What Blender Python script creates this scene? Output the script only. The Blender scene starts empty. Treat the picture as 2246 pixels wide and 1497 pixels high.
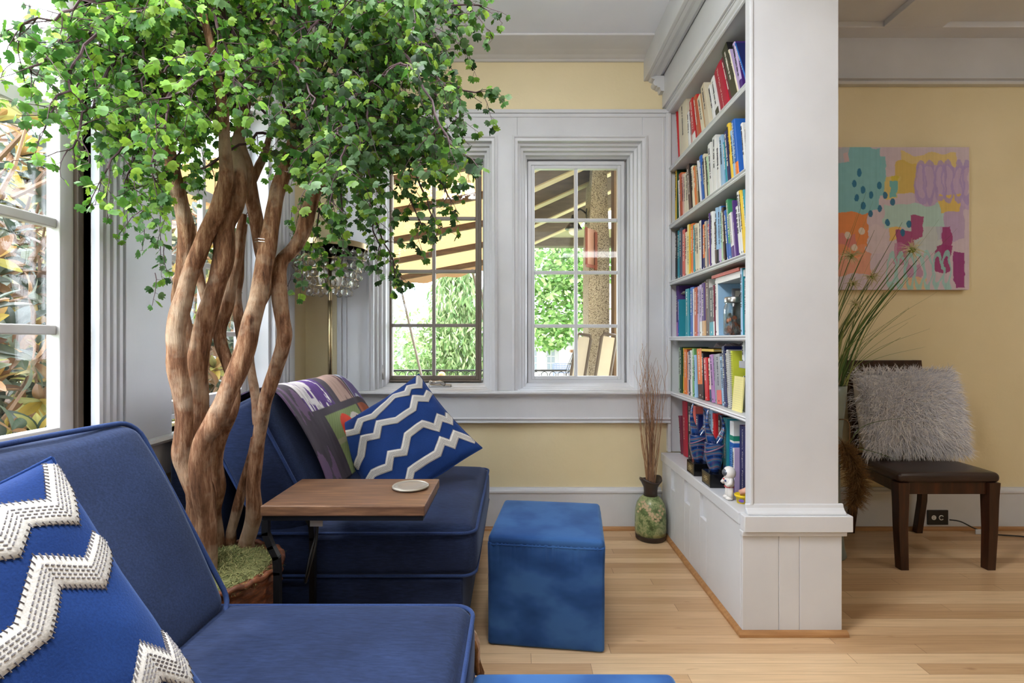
import bpy, bmesh, math, random
import numpy as np
from mathutils import Vector, Matrix, noise
random.seed(7); RNG = np.random.default_rng(7)
PI = math.pi
sc = bpy.context.scene
COL = sc.collection
# ---------------------------------------------------------------- camera, sky, sun, exposure
F, CX, CY, H = 1100.0, 1130.0, 745.0, 1.14      # focal length in pixels, vanishing point, eye height
D = 3.04                                        # distance to the back wall
cam_d = bpy.data.cameras.new('camera'); cam = bpy.data.objects.new('camera', cam_d); COL.objects.link(cam)
cam_d.sensor_width = 36; cam_d.lens = 36 * F / 2246
cam_d.shift_x = -(CX - 1123) / 2246; cam_d.shift_y = -(748.5 - CY) / 2246
cam_d.clip_start = 0.05; cam_d.clip_end = 200
cam.location = (0, 0, H); cam.rotation_euler = (PI / 2, 0, 0)
sc.camera = cam
w = bpy.data.worlds.new('sky'); sc.world = w; w.use_nodes = True
nt = w.node_tree; nt.nodes.clear()
o_ = nt.nodes.new('ShaderNodeOutputWorld'); b_ = nt.nodes.new('ShaderNodeBackground')
tc = nt.nodes.new('ShaderNodeTexCoord'); nz = nt.nodes.new('ShaderNodeTexNoise'); cr = nt.nodes.new('ShaderNodeValToRGB')
nz.inputs['Scale'].default_value = 2.2; nz.inputs['Detail'].default_value = 6
cr.color_ramp.elements[0].position = .38; cr.color_ramp.elements[0].color = (.62, .76, .95, 1)
cr.color_ramp.elements[1].position = .58; cr.color_ramp.elements[1].color = (1, 1, 1, 1)
nt.links.new(tc.outputs['Generated'], nz.inputs['Vector']); nt.links.new(nz.outputs['Fac'], cr.inputs['Fac'])
nt.links.new(cr.outputs['Color'], b_.inputs['Color']); nt.links.new(b_.outputs['Background'], o_.inputs['Surface'])
b_.inputs['Strength'].default_value = 6.6
def light(name, kind, loc, energy, color=(1, 1, 1), size=1, size_y=None, aim=None):
    l = bpy.data.lights.new(name, kind); l.energy = energy; l.color = color
    if kind == 'AREA':
        l.shape = 'RECTANGLE'; l.size = size; l.size_y = size_y or size
    o = bpy.data.objects.new(name, l); COL.objects.link(o); o.location = loc
    if aim is not None:
        o.rotation_euler = (Vector(aim) - Vector(loc)).to_track_quat('-Z', 'Y').to_euler()
    return o
sun = light('sun', 'SUN', (-6, 4, 12), 1.3, (1, .95, .86), aim=(-6 + 4.2, 4 - 1.2, 12 - 9.5)); sun.data.angle = math.radians(2)
light('fill_light_behind_camera', 'AREA', (-.2, -1.6, 2.75), 8, (.96, .98, 1), 2.2, 1.6, aim=(0.1, .6, 0))  # added soft fill from behind the camera, no real fixture
light('fill_light_over_seats', 'AREA', (-.75, .75, 2.80), 20, (.93, .97, 1), .6, .6, aim=(-.75, .75, 0))  # added fill above the frame to brighten seats and floor, not a known lamp
light('fill_light_next_room', 'AREA', (3.3, 1.0, 2.9), 4.5, (1, .96, .9), .6, .6, aim=(3.1, 1.6, 0))  # added fill that lifts the next room's wall, no lamp known there
fill_point = light('fill_point_light', 'POINT', (.05, 1.0, 2.40), 17, (.97, .98, 1)); fill_point.data.shadow_soft_size = .16  # added all-round fill for ceiling and upper walls, unseen and invented
sc.view_settings.view_transform = 'Standard'; sc.view_settings.look = 'None'
sc.view_settings.gamma = 1; sc.view_settings.use_curve_mapping = False
sc.view_settings.exposure = 1.34
cy = sc.cycles
cy.use_denoising = True; cy.max_bounces = 7; cy.diffuse_bounces = 4; cy.glossy_bounces = 3
cy.transmission_bounces = 5; cy.transparent_max_bounces = 10
cy.caustics_reflective = False; cy.caustics_refractive = False
cy.use_adaptive_sampling = True; cy.adaptive_threshold = 0.02; cy.sample_clamp_indirect = 4

def P(px, py, y):
    return Vector(((px - CX) * y / F, y, H + (CY - py) * y / F))

# ---------------------------------------------------------------- materials
def srgb(c):
    return tuple(((v / 255) / 12.92 if v / 255 <= .04045 else ((v / 255 + .055) / 1.055) ** 2.4) for v in c)
class NM:
    def __init__(s, name):
        s.m = bpy.data.materials.new(name); s.m.use_nodes = True
        s.t = s.m.node_tree; s.b = s.t.nodes['Principled BSDF']; s.out = s.t.nodes['Material Output']
    def n(s, kind, **kw):
        x = s.t.nodes.new(kind)
        for k, v in kw.items(): setattr(x, k, v)
        return x
    def l(s, a, b): s.t.links.new(a, b)
    def coord(s, kind='Object', scale=(1, 1, 1), rot=(0, 0, 0), loc=(0, 0, 0)):
        t = s.n('ShaderNodeTexCoord'); m = s.n('ShaderNodeMapping')
        m.inputs['Scale'].default_value = scale; m.inputs['Rotation'].default_value = rot; m.inputs['Location'].default_value = loc
        s.l(t.outputs[kind], m.inputs['Vector']); return m.outputs['Vector']
    def noise(s, vec, scale, detail=4, rough=.5):
        x = s.n('ShaderNodeTexNoise'); x.inputs['Scale'].default_value = scale; x.inputs['Detail'].default_value = detail
        x.inputs['Roughness'].default_value = rough; s.l(vec, x.inputs['Vector']); return x.outputs['Fac']
    def ramp(s, fac, stops):
        r = s.n('ShaderNodeValToRGB'); e = r.color_ramp.elements
        while len(e) < len(stops): e.new(.5)
        for i, (p, c) in enumerate(stops): e[i].position = p; e[i].color = (*c, 1)
        s.l(fac, r.inputs['Fac']); return r.outputs['Color']
    def mix(s, fac, a, b, mode='MIX'):
        x = s.n('ShaderNodeMix', data_type='RGBA', blend_type=mode)
        if isinstance(fac, (int, float)): x.inputs[0].default_value = fac
        else: s.l(fac, x.inputs[0])
        for i, v in ((6, a), (7, b)):
            if isinstance(v, tuple): x.inputs[i].default_value = (*v, 1)
            else: s.l(v, x.inputs[i])
        return x.outputs[2]
    def bump(s, h, strength=.3, dist=.01):
        x = s.n('ShaderNodeBump'); x.inputs['Strength'].default_value = strength; x.inputs['Distance'].default_value = dist
        s.l(h, x.inputs['Height']); s.l(x.outputs['Normal'], s.b.inputs['Normal'])
    def base(s, c):
        if isinstance(c, tuple): s.b.inputs['Base Color'].default_value = (*c, 1)
        else: s.l(c, s.b.inputs['Base Color'])
    def set(s, **kw):
        for k, v in kw.items(): s.b.inputs[k.replace('_', ' ')].default_value = v
        return s
_plain = {}
def plain(rgb, rough=.6, metal=0, name=None, spec=.5):
    """a lightly mottled solid colour; rgb in 0..255"""
    k = (tuple(rgb), rough, metal, spec)
    if k in _plain: return _plain[k]
    m = NM(name or 'mat_%02x%02x%02x' % tuple(int(v) for v in rgb))
    c = srgb(rgb); v = m.noise(m.coord(), 9, 3)
    m.base(m.ramp(v, [(.3, tuple(x * .93 for x in c)), (.7, tuple(min(1, x * 1.05) for x in c))]))
    m.set(Roughness=rough, Metallic=metal, Specular_IOR_Level=spec)
    _plain[k] = m.m; return m.m
def attr_mat(name, rough=.7, bump_scale=0, bump_strength=.2, translucent=0):
    m = NM(name); a = m.n('ShaderNodeAttribute'); a.attribute_name = 'Col'
    m.base(a.outputs['Color']); m.set(Roughness=rough, Specular_IOR_Level=.3)
    if bump_scale: m.bump(m.noise(m.coord(), bump_scale, 5), bump_strength, .004)
    if translucent:
        tr = m.n('ShaderNodeBsdfTranslucent'); mx = m.n('ShaderNodeMixShader'); mx.inputs[0].default_value = translucent
        m.l(a.outputs['Color'], tr.inputs['Color']); m.l(m.b.outputs[0], mx.inputs[1]); m.l(tr.outputs[0], mx.inputs[2])
        m.l(mx.outputs[0], m.out.inputs['Surface'])
    return m.m
# painted trim
m = NM('white_trim_paint'); v = m.coord()
m.base(m.ramp(m.noise(v, 3, 4), [(.3, srgb((200, 201, 204))), (.7, srgb((212, 213, 216)))]))
m.bump(m.noise(m.coord(scale=(1, 1, .25)), 55, 3), .12, .003); m.set(Roughness=.42); TRIM = m.m
m = NM('yellow_plaster'); v = m.coord()
m.base(m.ramp(m.noise(v, 2.2, 5), [(.3, srgb((224, 209, 168))), (.7, srgb((232, 217, 178)))]))
a1 = m.noise(v, 14, 6, .65); a2 = m.noise(v, 5, 2); mm = m.n('ShaderNodeMath', operation='ADD'); m.l(a1, mm.inputs[0]); m.l(a2, mm.inputs[1])
m.bump(mm.outputs[0], .35, .006); m.set(Roughness=.62); YELLOW = m.m
m = NM('ceiling_paint'); v = m.coord()
m.base(m.ramp(m.noise(v, 2, 4), [(.3, srgb((222, 226, 236))), (.7, srgb((232, 236, 246)))])); m.bump(m.noise(v, 20, 5), .1, .004); m.set(Roughness=.8); CEIL = m.m
# oak strip floor, boards run along X
m = NM('oak_floor'); v = m.coord()
sep = m.n('ShaderNodeSeparateXYZ'); m.l(v, sep.inputs[0])
def mth(op, a, b=None):
    x = m.n('ShaderNodeMath', operation=op)
    for i_, q in enumerate((a, b)):
        if q is None: continue
        if isinstance(q, (int, float)): x.inputs[i_].default_value = q
        else: m.l(q, x.inputs[i_])
    return x.outputs[0]
ry = mth('DIVIDE', sep.outputs['Y'], .057); row = mth('FLOOR', ry); fy_ = mth('FRACT', ry)
wn = m.n('ShaderNodeTexWhiteNoise', noise_dimensions='1D'); m.l(row, wn.inputs['W'])
rx = mth('ADD', mth('DIVIDE', sep.outputs['X'], 1.15), mth('MULTIPLY', wn.outputs['Value'], 7.3)); brd = mth('FLOOR', rx); fx_ = mth('FRACT', rx)
wn2 = m.n('ShaderNodeTexWhiteNoise', noise_dimensions='2D'); cmb = m.n('ShaderNodeCombineXYZ'); m.l(row, cmb.inputs[0]); m.l(brd, cmb.inputs[1]); m.l(cmb.outputs[0], wn2.inputs['Vector'])
gap = mth('MAXIMUM', mth('LESS_THAN', fy_, .022), mth('LESS_THAN', fx_, .0018))
board = m.ramp(wn2.outputs['Value'], [(0, srgb((192, 154, 114))), (.5, srgb((212, 176, 136))), (1, srgb((228, 196, 156)))])
grain = m.noise(m.coord(scale=(2.2, 60, 1)), 1.6, 6, .6)
c2 = m.mix(.55, board, m.ramp(grain, [(.3, (.62, .56, .5)), (.7, (1, 1, 1))]), 'MULTIPLY')
knots = m.noise(m.coord(scale=(6, 30, 1)), 1.2, 2)
c3 = m.mix(.5, c2, m.ramp(knots, [(.22, (.45, .33, .24)), (.3, (1, 1, 1))]), 'MULTIPLY')
c4 = m.mix(mth('MULTIPLY', gap, .6), c3, srgb((90, 60, 38)))
m.base(c4); m.set(Roughness=.33, Specular_IOR_Level=.4); m.bump(gap, .3, -.001); FLOOR = m.m
def wood(name, dark, light_, scale=(1.5, 22, 22), rough=.4, bump=.15):
    m = NM(name); g = m.noise(m.coord(scale=scale), 2.4, 6, .62); b = m.noise(m.coord(), 3, 2)
    c = m.ramp(g, [(.25, srgb(dark)), (.52, srgb(tuple((p + q) / 2 for p, q in zip(dark, light_)))), (.75, srgb(light_))])
    m.base(m.mix(.35, c, m.ramp(b, [(.3, (.6, .6, .6)), (.7, (1, 1, 1))]), 'MULTIPLY'))
    m.set(Roughness=rough); m.bump(g, bump, .002); return m.m
OAKTRIM = wood('oak_quarter_round', (150, 102, 60), (196, 148, 98))
TABLEW = wood('walnut_table_top', (74, 50, 36), (146, 106, 76), (2.5, 26, 26), .38)
CHAIRW = wood('dark_walnut', (28, 15, 10), (82, 42, 24), (16, 16, 1.4), .3)
def fabric(name, dark, light_, scale=420, rough=.85, sheen=.35, mottle=5, stretch=(1, 1, 1), tint=(.35, .5, .9), slub=False):
    m = NM(name); v = m.coord()
    big = m.noise(v, mottle, 4); fine = m.noise(m.coord(scale=stretch), scale, 2)
    c = m.ramp(big, [(.25, srgb(dark)), (.75, srgb(light_))])
    c0 = m.mix(.55, c, m.ramp(fine, [(.3, (.55, .55, .55)), (.7, (1, 1, 1))]), 'MULTIPLY'); m.base(c0)
    if slub:
        c0 = m.mix(.6, c0, m.ramp(m.noise(m.coord(scale=(1, 7, 7)), 26, 5, .75), [(.35, (.62, .62, .62)), (.65, (1.3, 1.3, 1.3))]), 'MULTIPLY'); m.base(c0)
    m.bump(fine, .35, .0015); m.set(Roughness=rough, Specular_IOR_Level=.15)
    m.b.inputs['Sheen Weight'].default_value = sheen; m.b.inputs['Sheen Roughness'].default_value = .4; m.b.inputs['Sheen Tint'].default_value = (*tint, 1)
    return m.m
SOFA = fabric('navy_slub_cotton', (32, 42, 70), (45, 59, 95), 150, stretch=(.25, 1.2, 2.2), sheen=.2, slub=True, tint=(.5, .62, .9))
PIPE = fabric('navy_piping', (40, 56, 98), (54, 74, 122), 300, sheen=.25)
# velvet with brushed marks
m = NM('blue_velvet'); v = m.coord(); wv = m.noise(m.coord(scale=(1, 1, 1.5)), 5.5, 3, .45)
m.base(m.ramp(wv, [(.38, srgb((36, 66, 116))), (.50, srgb((44, 78, 132))), (.62, srgb((58, 96, 150)))]))
m.set(Roughness=.8, Specular_IOR_Level=.1); m.b.inputs['Sheen Weight'].default_value = .7; m.b.inputs['Sheen Roughness'].default_value = .35
m.b.inputs['Sheen Tint'].default_value = (.35, .6, 1, 1); m.bump(m.noise(v, 60, 3), .1, .002); VELVET = m.m
PILLOW = fabric('royal_blue_cotton', (24, 50, 106), (32, 64, 128), 380, sheen=.25)
TAPE = fabric('white_applique', (208, 203, 196), (232, 228, 222), 420, tint=(1, 1, 1), sheen=.1)
STITCH = plain((122, 118, 122), .9)
BLACK = plain((22, 22, 24), .4, 0, 'black_metal'); STEEL = plain((176, 174, 170), .28, 1); BRASS = plain((176, 158, 120), .3, 1, 'brushed_brass')
BRONZE = plain((104, 92, 80), .5, 0, 'bronze_frame'); MUNT = plain((196, 194, 192), .45, 0, 'sash_paint'); MUNT1 = plain((128, 119, 112), .45, 0, 'taupe_sash_paint')
def glass_mat(name='window_glass', refl=.06):
    m = NM(name); tr = m.n('ShaderNodeBsdfTransparent'); gl = m.n('ShaderNodeBsdfGlossy'); gl.inputs['Roughness'].default_value = .02
    lw = m.n('ShaderNodeLayerWeight'); lw.inputs['Blend'].default_value = .5; pw = m.n('ShaderNodeMath', operation='POWER'); pw.inputs[1].default_value = 6; m.l(lw.outputs['Facing'], pw.inputs[0]); fr = m.n('ShaderNodeMath', operation='MULTIPLY_ADD'); fr.inputs[1].default_value = .45; fr.inputs[2].default_value = .02; m.l(pw.outputs[0], fr.inputs[0]); mx = m.n('ShaderNodeMixShader')
    m.l(fr.outputs[0], mx.inputs[0]); m.l(tr.outputs[0], mx.inputs[1]); m.l(gl.outputs[0], mx.inputs[2]); m.l(mx.outputs[0], m.out.inputs['Surface'])
    m.t.nodes.remove(m.b); return m.m
GLASS = glass_mat()
def clear_glass(name, tint=(1, 1, 1), mixf=.55):
    m = NM(name); m.set(Roughness=.02, Transmission_Weight=1.0, IOR=1.45); m.base(tint)
    tr = m.n('ShaderNodeBsdfTransparent'); tr.inputs['Color'].default_value = (*[.6 + .4 * t for t in tint], 1); mx = m.n('ShaderNodeMixShader'); mx.inputs[0].default_value = mixf
    m.l(m.b.outputs[0], mx.inputs[1]); m.l(tr.outputs[0], mx.inputs[2]); m.l(mx.outputs[0], m.out.inputs['Surface']); return m.m

# ---------------------------------------------------------------- building helpers
def rootloc(p):
    v = Vector((0, 0, 0))
    while p is not None: v += p.location; p = p.parent
    return v
def tag(o, label=None, cat=None, group=None, kind=None):
    if label: o['label'] = label
    if cat: o['category'] = cat
    if group: o['group'] = group
    if kind: o['kind'] = kind
    return o
def thing(name, label, cat, loc=(0, 0, 0), rot=(0, 0, 0), group=None, kind=None):
    o = bpy.data.objects.new(name, None); COL.objects.link(o); o.empty_display_size = .05
    o.location = loc; o.rotation_euler = rot; return tag(o, label, cat, group, kind)
class MB:
    def __init__(s): s.v = []; s.f = []; s.c = None
    def add(s, vs, fs):
        b = len(s.v); s.v += [tuple(x) for x in vs]; s.f += [tuple(i + b for i in f) for f in fs]; return s
    def box(s, x0, x1, y0, y1, z0, z1, M=None):
        vs = [Vector((x, y, z)) for x in (x0, x1) for y in (y0, y1) for z in (z0, z1)]
        if M is not None: vs = [M @ q for q in vs]
        return s.add(vs, [(0, 1, 3, 2), (4, 6, 7, 5), (0, 4, 5, 1), (2, 3, 7, 6), (0, 2, 6, 4), (1, 5, 7, 3)])
    def tube(s, pts, rad, n=8, cap=True, wob=0):
        pts = [Vector(p) for p in pts]
        if not hasattr(rad, '__len__'): rad = [rad] * len(pts)
        vs = []; up = None
        for i, p in enumerate(pts):
            t = (pts[min(i + 1, len(pts) - 1)] - pts[max(i - 1, 0)])
            if t.length < 1e-9: t = Vector((0, 0, 1))
            t.normalize()
            if up is None: up = t.orthogonal().normalized()
            else:
                up = up - t * up.dot(t)
                up = up.normalized() if up.length > 1e-6 else t.orthogonal().normalized()
            q = t.cross(up)
            for k in range(n):
                a = 2 * PI * k / n; r = rad[i]
                d = up * math.cos(a) + q * math.sin(a)
                if wob: r *= 1 + wob * noise.noise((p + d * r * 1.0) * 14) + wob * .5 * math.sin(3 * a + i * .15)
                vs.append(p + d * r)
        fs = [(i * n + k, i * n + (k + 1) % n, (i + 1) * n + (k + 1) % n, (i + 1) * n + k) for i in range(len(pts) - 1) for k in range(n)]
        if cap: fs += [tuple(range(n - 1, -1, -1)), tuple((len(pts) - 1) * n + k for k in range(n))]
        return s.add(vs, fs)
    def lathe(s, prof, n=32, c=(0, 0, 0), sx=1, sy=1, fn=None):
        vs = []
        for r, z in prof:
            for k in range(n):
                a = 2 * PI * k / n; q = Vector((c[0] + r * sx * math.cos(a), c[1] + r * sy * math.sin(a), c[2] + z))
                vs.append(fn(q, a) if fn else q)
        fs = [(i * n + k, i * n + (k + 1) % n, (i + 1) * n + (k + 1) % n, (i + 1) * n + k) for i in range(len(prof) - 1) for k in range(n)]
        if prof[0][0] > 1e-6: fs.append(tuple(range(n - 1, -1, -1)))
        if prof[-1][0] > 1e-6: fs.append(tuple((len(prof) - 1) * n + k for k in range(n)))
        return s.add(vs, fs)
    def prism(s, poly, a, b, axis):
        """poly in the two other axes (in x,y,z order), extruded from a to b"""
        n = len(poly)
        def mk(p, t):
            return {'x': (t, p[0], p[1]), 'y': (p[0], t, p[1]), 'z': (p[0], p[1], t)}[axis]
        vs = [mk(p, a) for p in poly] + [mk(p, b) for p in poly]
        return s.add(vs, [tuple(range(n)), tuple(range(2 * n - 1, n - 1, -1))] + [(i, i + n, (i + 1) % n + n, (i + 1) % n) for i in range(n)])
    def build(s, name, mat, parent=None, smooth=False, bevel=0, local=False, seg=2, tagd=None, auto=None):
        me = bpy.data.meshes.new(name)
        if parent is not None and not local:
            L = rootloc(parent); vs = [(a - L.x, b - L.y, c - L.z) for a, b, c in s.v]
        else: vs = s.v
        me.from_pydata(vs, [], s.f)
        if s.c is not None:
            at = me.color_attributes.new('Col', 'FLOAT_COLOR', 'POINT')
            arr = np.ones((len(vs), 4), np.float32); arr[:, :3] = np.array(s.c, np.float32); at.data.foreach_set('color', arr.ravel())
        bm = bmesh.new(); bm.from_mesh(me); bmesh.ops.recalc_face_normals(bm, faces=bm.faces) if len(bm.faces) < 60000 and s.c is None else None; bm.to_mesh(me); bm.free()
        me.materials.append(mat)
        if smooth or auto: me.polygons.foreach_set('use_smooth', [True] * len(me.polygons))
        o = bpy.data.objects.new(name, me); COL.objects.link(o)
        if parent is not None: o.parent = parent
        if bevel:
            bv = o.modifiers.new('bevel', 'BEVEL'); bv.width = bevel; bv.segments = seg; bv.limit_method = 'ANGLE'
        if auto: me.set_sharp_from_angle(angle=math.radians(auto))
        return o
def rbox(hx, hy, hz, r, n=(10, 10, 6), bulge=(0, 0, 0), c=(0, 0, 0), M=None, fn=None):
    """rounded, bulging box as (verts, faces)"""
    vs = []; idx = {}; fs = []
    def vert(a, b, cc):
        k = (round(a, 5), round(b, 5), round(cc, 5))
        if k in idx: return idx[k]
        p = [a * hx, b * hy, cc * hz]; h = (hx, hy, hz)
        q = [max(-(h[i] - r), min(h[i] - r, p[i])) for i in range(3)]
        d = Vector([p[i] - q[i] for i in range(3)])
        if d.length > 1e-9: d = d.normalized() * r
        o = Vector(q) + d; u = (a, b, cc)
        for i in range(3):
            j, k2 = (i + 1) % 3, (i + 2) % 3
            o[i] += bulge[i] * u[i] * max(0, (1 - u[j] ** 2)) ** .6 * max(0, (1 - u[k2] ** 2)) ** .6
        if fn: o = fn(o, u)
        if M is not None: o = M @ o
        idx[k] = len(vs); vs.append(o + Vector(c)); return idx[k]
    def lin(m_, h):
        # denser near the ends so the rounding shows
        e = min(.45, r / h); pts = [-1, -1 + e * .15, -1 + e * .4, -1 + e * .7, -1 + e]
        mid = [(-1 + e) + (2 - 2 * e) * t / m_ for t in range(1, m_)]
        return pts + mid + [-x for x in reversed(pts)]
    A = (lin(n[0], hx), lin(n[1], hy), lin(n[2], hz))
    for ax in range(3):
        j, k = (ax + 1) % 3, (ax + 2) % 3
        for sg in (-1, 1):
            for p in range(len(A[j]) - 1):
                for q in range(len(A[k]) - 1):
                    cs = []
                    for (x, y) in ((p, q), (p + 1, q), (p + 1, q + 1), (p, q + 1)):
                        u = [0, 0, 0]; u[ax] = sg; u[j] = A[j][x]; u[k] = A[k][y]; cs.append(vert(*u))
                    fs.append(tuple(cs if sg > 0 else cs[::-1]))
    return vs, fs
def catmull(pts, n=6):
    """interpolates a list of tuples/vectors of any length"""
    P_ = [np.array(p, float) for p in pts]; out = []
    for i in range(len(P_) - 1):
        p0 = P_[max(i - 1, 0)]; p1 = P_[i]; p2 = P_[i + 1]; p3 = P_[min(i + 2, len(P_) - 1)]
        for k in range(n):
            t = k / n
            out.append(.5 * (2 * p1 + (p2 - p0) * t + (2 * p0 - 5 * p1 + 4 * p2 - p3) * t * t + (3 * p1 - p0 - 3 * p2 + p3) * t ** 3))
    out.append(P_[-1]); return out
_txt = {}
def text_geo(s):
    if s in _txt: return _txt[s]
    cu = bpy.data.curves.new('t', 'FONT'); cu.body = s; cu.size = 1; cu.resolution_u = 2
    ob = bpy.data.objects.new('t', cu); COL.objects.link(ob)
    dg = bpy.context.evaluated_depsgraph_get(); me = ob.evaluated_get(dg).to_mesh()
    vs = [(v.co.x, v.co.y) for v in me.vertices]; fs = [tuple(p.vertices) for p in me.polygons]
    ob.evaluated_get(dg).to_mesh_clear(); bpy.data.objects.remove(ob); bpy.data.curves.remove(cu)
    _txt[s] = (vs, fs); return _txt[s]
def put_text(mb, s, org, right, up, length=None, height=None):
    """writing centred on org"""
    vs, fs = text_geo(s)
    if not vs: return
    xs = [v[0] for v in vs]; ys = [v[1] for v in vs]; w_ = max(xs) - min(xs); h_ = max(ys) - min(ys)
    sx = (length / w_) if length else (height / h_); sy = (height / h_) if height else sx
    cx_, cy_ = (max(xs) + min(xs)) / 2, (max(ys) + min(ys)) / 2
    mb.add([Vector(org) + Vector(right) * ((x - cx_) * sx) + Vector(up) * ((y - cy_) * sy) for x, y in vs], fs)
def struct(name, mb, mat, parent=None, **kw):
    o = mb.build(name, mat, parent, **kw)
    if parent is None: o['kind'] = 'structure'
    return o
# ================================================================ THE ROOM
XL = -1.27                                   # left wall plane
zb = lambda py: H + (CY - py) * D / F        # pixel row on the back wall -> height
xb = lambda px: (px - CX) * D / F
m_ = MB(); m_.box(-1.55, 5.2, -4.2, 3.3, -.12, 0); struct('floor', m_, FLOOR)
# ceilings
m_ = MB(); m_.box(-1.55, .95, -4.2, 3.2, 2.85, 3.15); struct('ceiling', m_, CEIL)
m_ = MB()                                    # coffered ceiling of the next room: flat field with ribs
m_.box(.95, 5.2, -4.2, 3.2, 2.995, 3.15)
for x0, x1 in ((.95, 1.35), (2.145, 2.49), (3.9, 4.25)): m_.box(x0, x1, -4.2, 2.92, 2.96, 2.996)
m_.box(.95, 5.2, 2.92, 3.2, 2.96, 2.996)
for y0 in (.9, -1.2): m_.box(.95, 5.2, y0, y0 + .34, 2.961, 2.996)
struct('ceiling_next_room', m_, CEIL, bevel=.004)
# back wall with two window openings (x ranges / z range of the openings)
W1 = (-.855, -.138); W2 = (.012, .765); WZ = (.835, 2.337)
WY = 3.16
m_ = MB()
xs = [-1.55, W1[0], W1[1], W2[0], W2[1], 5.2]
for i in (0, 2, 4): m_.box(xs[i], xs[i + 1], D, 3.26, 0, 3.15)
for a, b in (W1, W2): m_.box(a, b, D, 3.26, 0, WZ[0]); m_.box(a, b, D, 3.26, WZ[1], 3.15)
struct('wall_back', m_, YELLOW)
m_ = MB(); m_.box(5.0, 5.2, -4.2, 3.04, 0, 2.995); struct('wall_right', m_, YELLOW)
m_ = MB(); m_.box(-1.55, -.9, -4.2, -4.05, 0, 2.85); m_.box(-.9, 1.1, -4.2, -4.05, .8, 2.3); m_.box(-.9, 5.2, -4.2, -4.05, 0, .8); m_.box(-.9, 5.2, -4.2, -4.05, 2.3, 2.85); m_.box(1.1, 5.2, -4.2, -4.05, .8, 2.3)
struct('wall_front', m_, YELLOW)
# left wall: two openings  (y ranges)
L1 = (.15, 1.50); L2 = (1.835, 2.60); LZ = (.80, 2.35)
m_ = MB()
xo_ = lambda a: -1.35 if a < 1.55 else -1.425
for a, b in ((-4.2, L1[0]), (L1[1], 1.66), (1.66, L2[0]), (L2[1], D)): m_.box(xo_(a), XL, a, b, 0, 2.85)
for a, b in (L1, L2): m_.box(xo_(a), XL, a, b, 0, LZ[0]); m_.box(xo_(a), XL, a, b, LZ[1], 2.85)
struct('wall_left', m_, YELLOW)
# ---- crown mouldings and ceiling border (back wall, left room)
def ring_x(mb, prof, x0, x1):                # profile in (y,z) swept along x
    mb.prism(prof, x0, x1, 'x')
m_ = MB(); m_.prism([(3.04, 2.848), (3.04, 2.82), (3.025, 2.82), (3.015, 2.828), (3.005, 2.829), (2.98, 2.836), (2.95, 2.838), (2.93, 2.84), (2.80, 2.841), (2.795, 2.851)], XL, .93, 'x')
struct('trim_1', m_, TRIM, bevel=.003)
m_ = MB(); m_.prism([(XL, 2.848), (XL, 2.82), (XL + .015, 2.82), (XL + .03, 2.828), (XL + .06, 2.836), (XL + .09, 2.838), (XL + .11, 2.84), (XL + .24, 2.841), (XL + .245, 2.851)], -4.0, 2.795, 'y')
struct('trim_2', m_, TRIM, bevel=.003)
# next room: white frieze and picture rail
m_ = MB(); m_.box(1.24, 5.0, 3.025, D, 2.70, 2.961); m_.prism([(D, 2.672), (3.005, 2.672), (2.998, 2.684), (3.01, 2.69), (3.01, 2.695), (2.992, 2.70), (2.992, 2.706), (D, 2.71)], 1.24, 5.0, 'x')
struct('trim_3', m_, TRIM)
# baseboards
def baseboard(name, x0, x1):
    m_ = MB(); m_.prism([(D, 0), (3.012, 0), (3.012, .215), (3.006, .222), (3.006, .232), (3.018, .238), (3.024, .25), (D, .25)], x0, x1, 'x'); return struct(name, m_, TRIM)
baseboard('baseboard_back', XL, .88); baseboard('baseboard_next_room', 1.24, 5.0)
def quarter(mb, x0, x1): mb.prism([(3.012, .001), (2.994, .001), (2.995, .010), (3.002, .018), (3.012, .021)], x0, x1, 'x')
m_ = MB(); quarter(m_, XL, .876); struct('trim_4', m_, OAKTRIM); m_ = MB(); quarter(m_, 1.24, 5.0); struct('trim_5', m_, OAKTRIM)
# ---- painted window surround on the back wall (flat boards, sill, apron, rail)
x0s, x1s = xb(745), .93
m_ = MB(); yf = 3.018
def holeboard(mb, y0, y1, z0, z1):
    xx = [x0s, W1[0], W1[1], W2[0], W2[1], x1s]
    for i in (0, 2, 4): mb.box(xx[i], xx[i + 1], y0, y1, z0, z1)
    for a, b in (W1, W2): mb.box(a, b, y0, y1, WZ[1], z1)
holeboard(m_, yf, D, .835, 2.51)
m_.box(x0s - .004, x1s, yf - .006, D, 2.478, 2.50); m_.box(x0s - .01, x1s, yf - .014, D, 2.50, 2.522)
m_.box(x0s - .006, x0s + .022, yf - .01, D, .835, 2.478); m_.box(x0s + .04, x0s + .052, yf - .006, D, .835, 2.478)
m_.box(.905, x1s, yf - .01, D, .835, 2.5); m_.box(.885, .897, yf - .006, D, .835, 2.478)
struct('trim_6', m_, TRIM, bevel=.0025)
m_ = MB()
m_.prism([(D, .835), (2.975, .835), (2.968, .829), (2.968, .820), (2.976, .815), (2.99, .812), (3.0, .80), (D, .80)], x0s - .015, .93, 'x')
m_.box(x0s, .93, 3.012, D, .672, .812)
m_.prism([(D, .675), (3.0, .675), (2.994, .668), (3.0, .661), (3.006, .656), (2.996, .65), (2.996, .643), (D, .637)], x0s, .93, 'x')
struct('trim_7', m_, TRIM, bevel=.0015)
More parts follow.
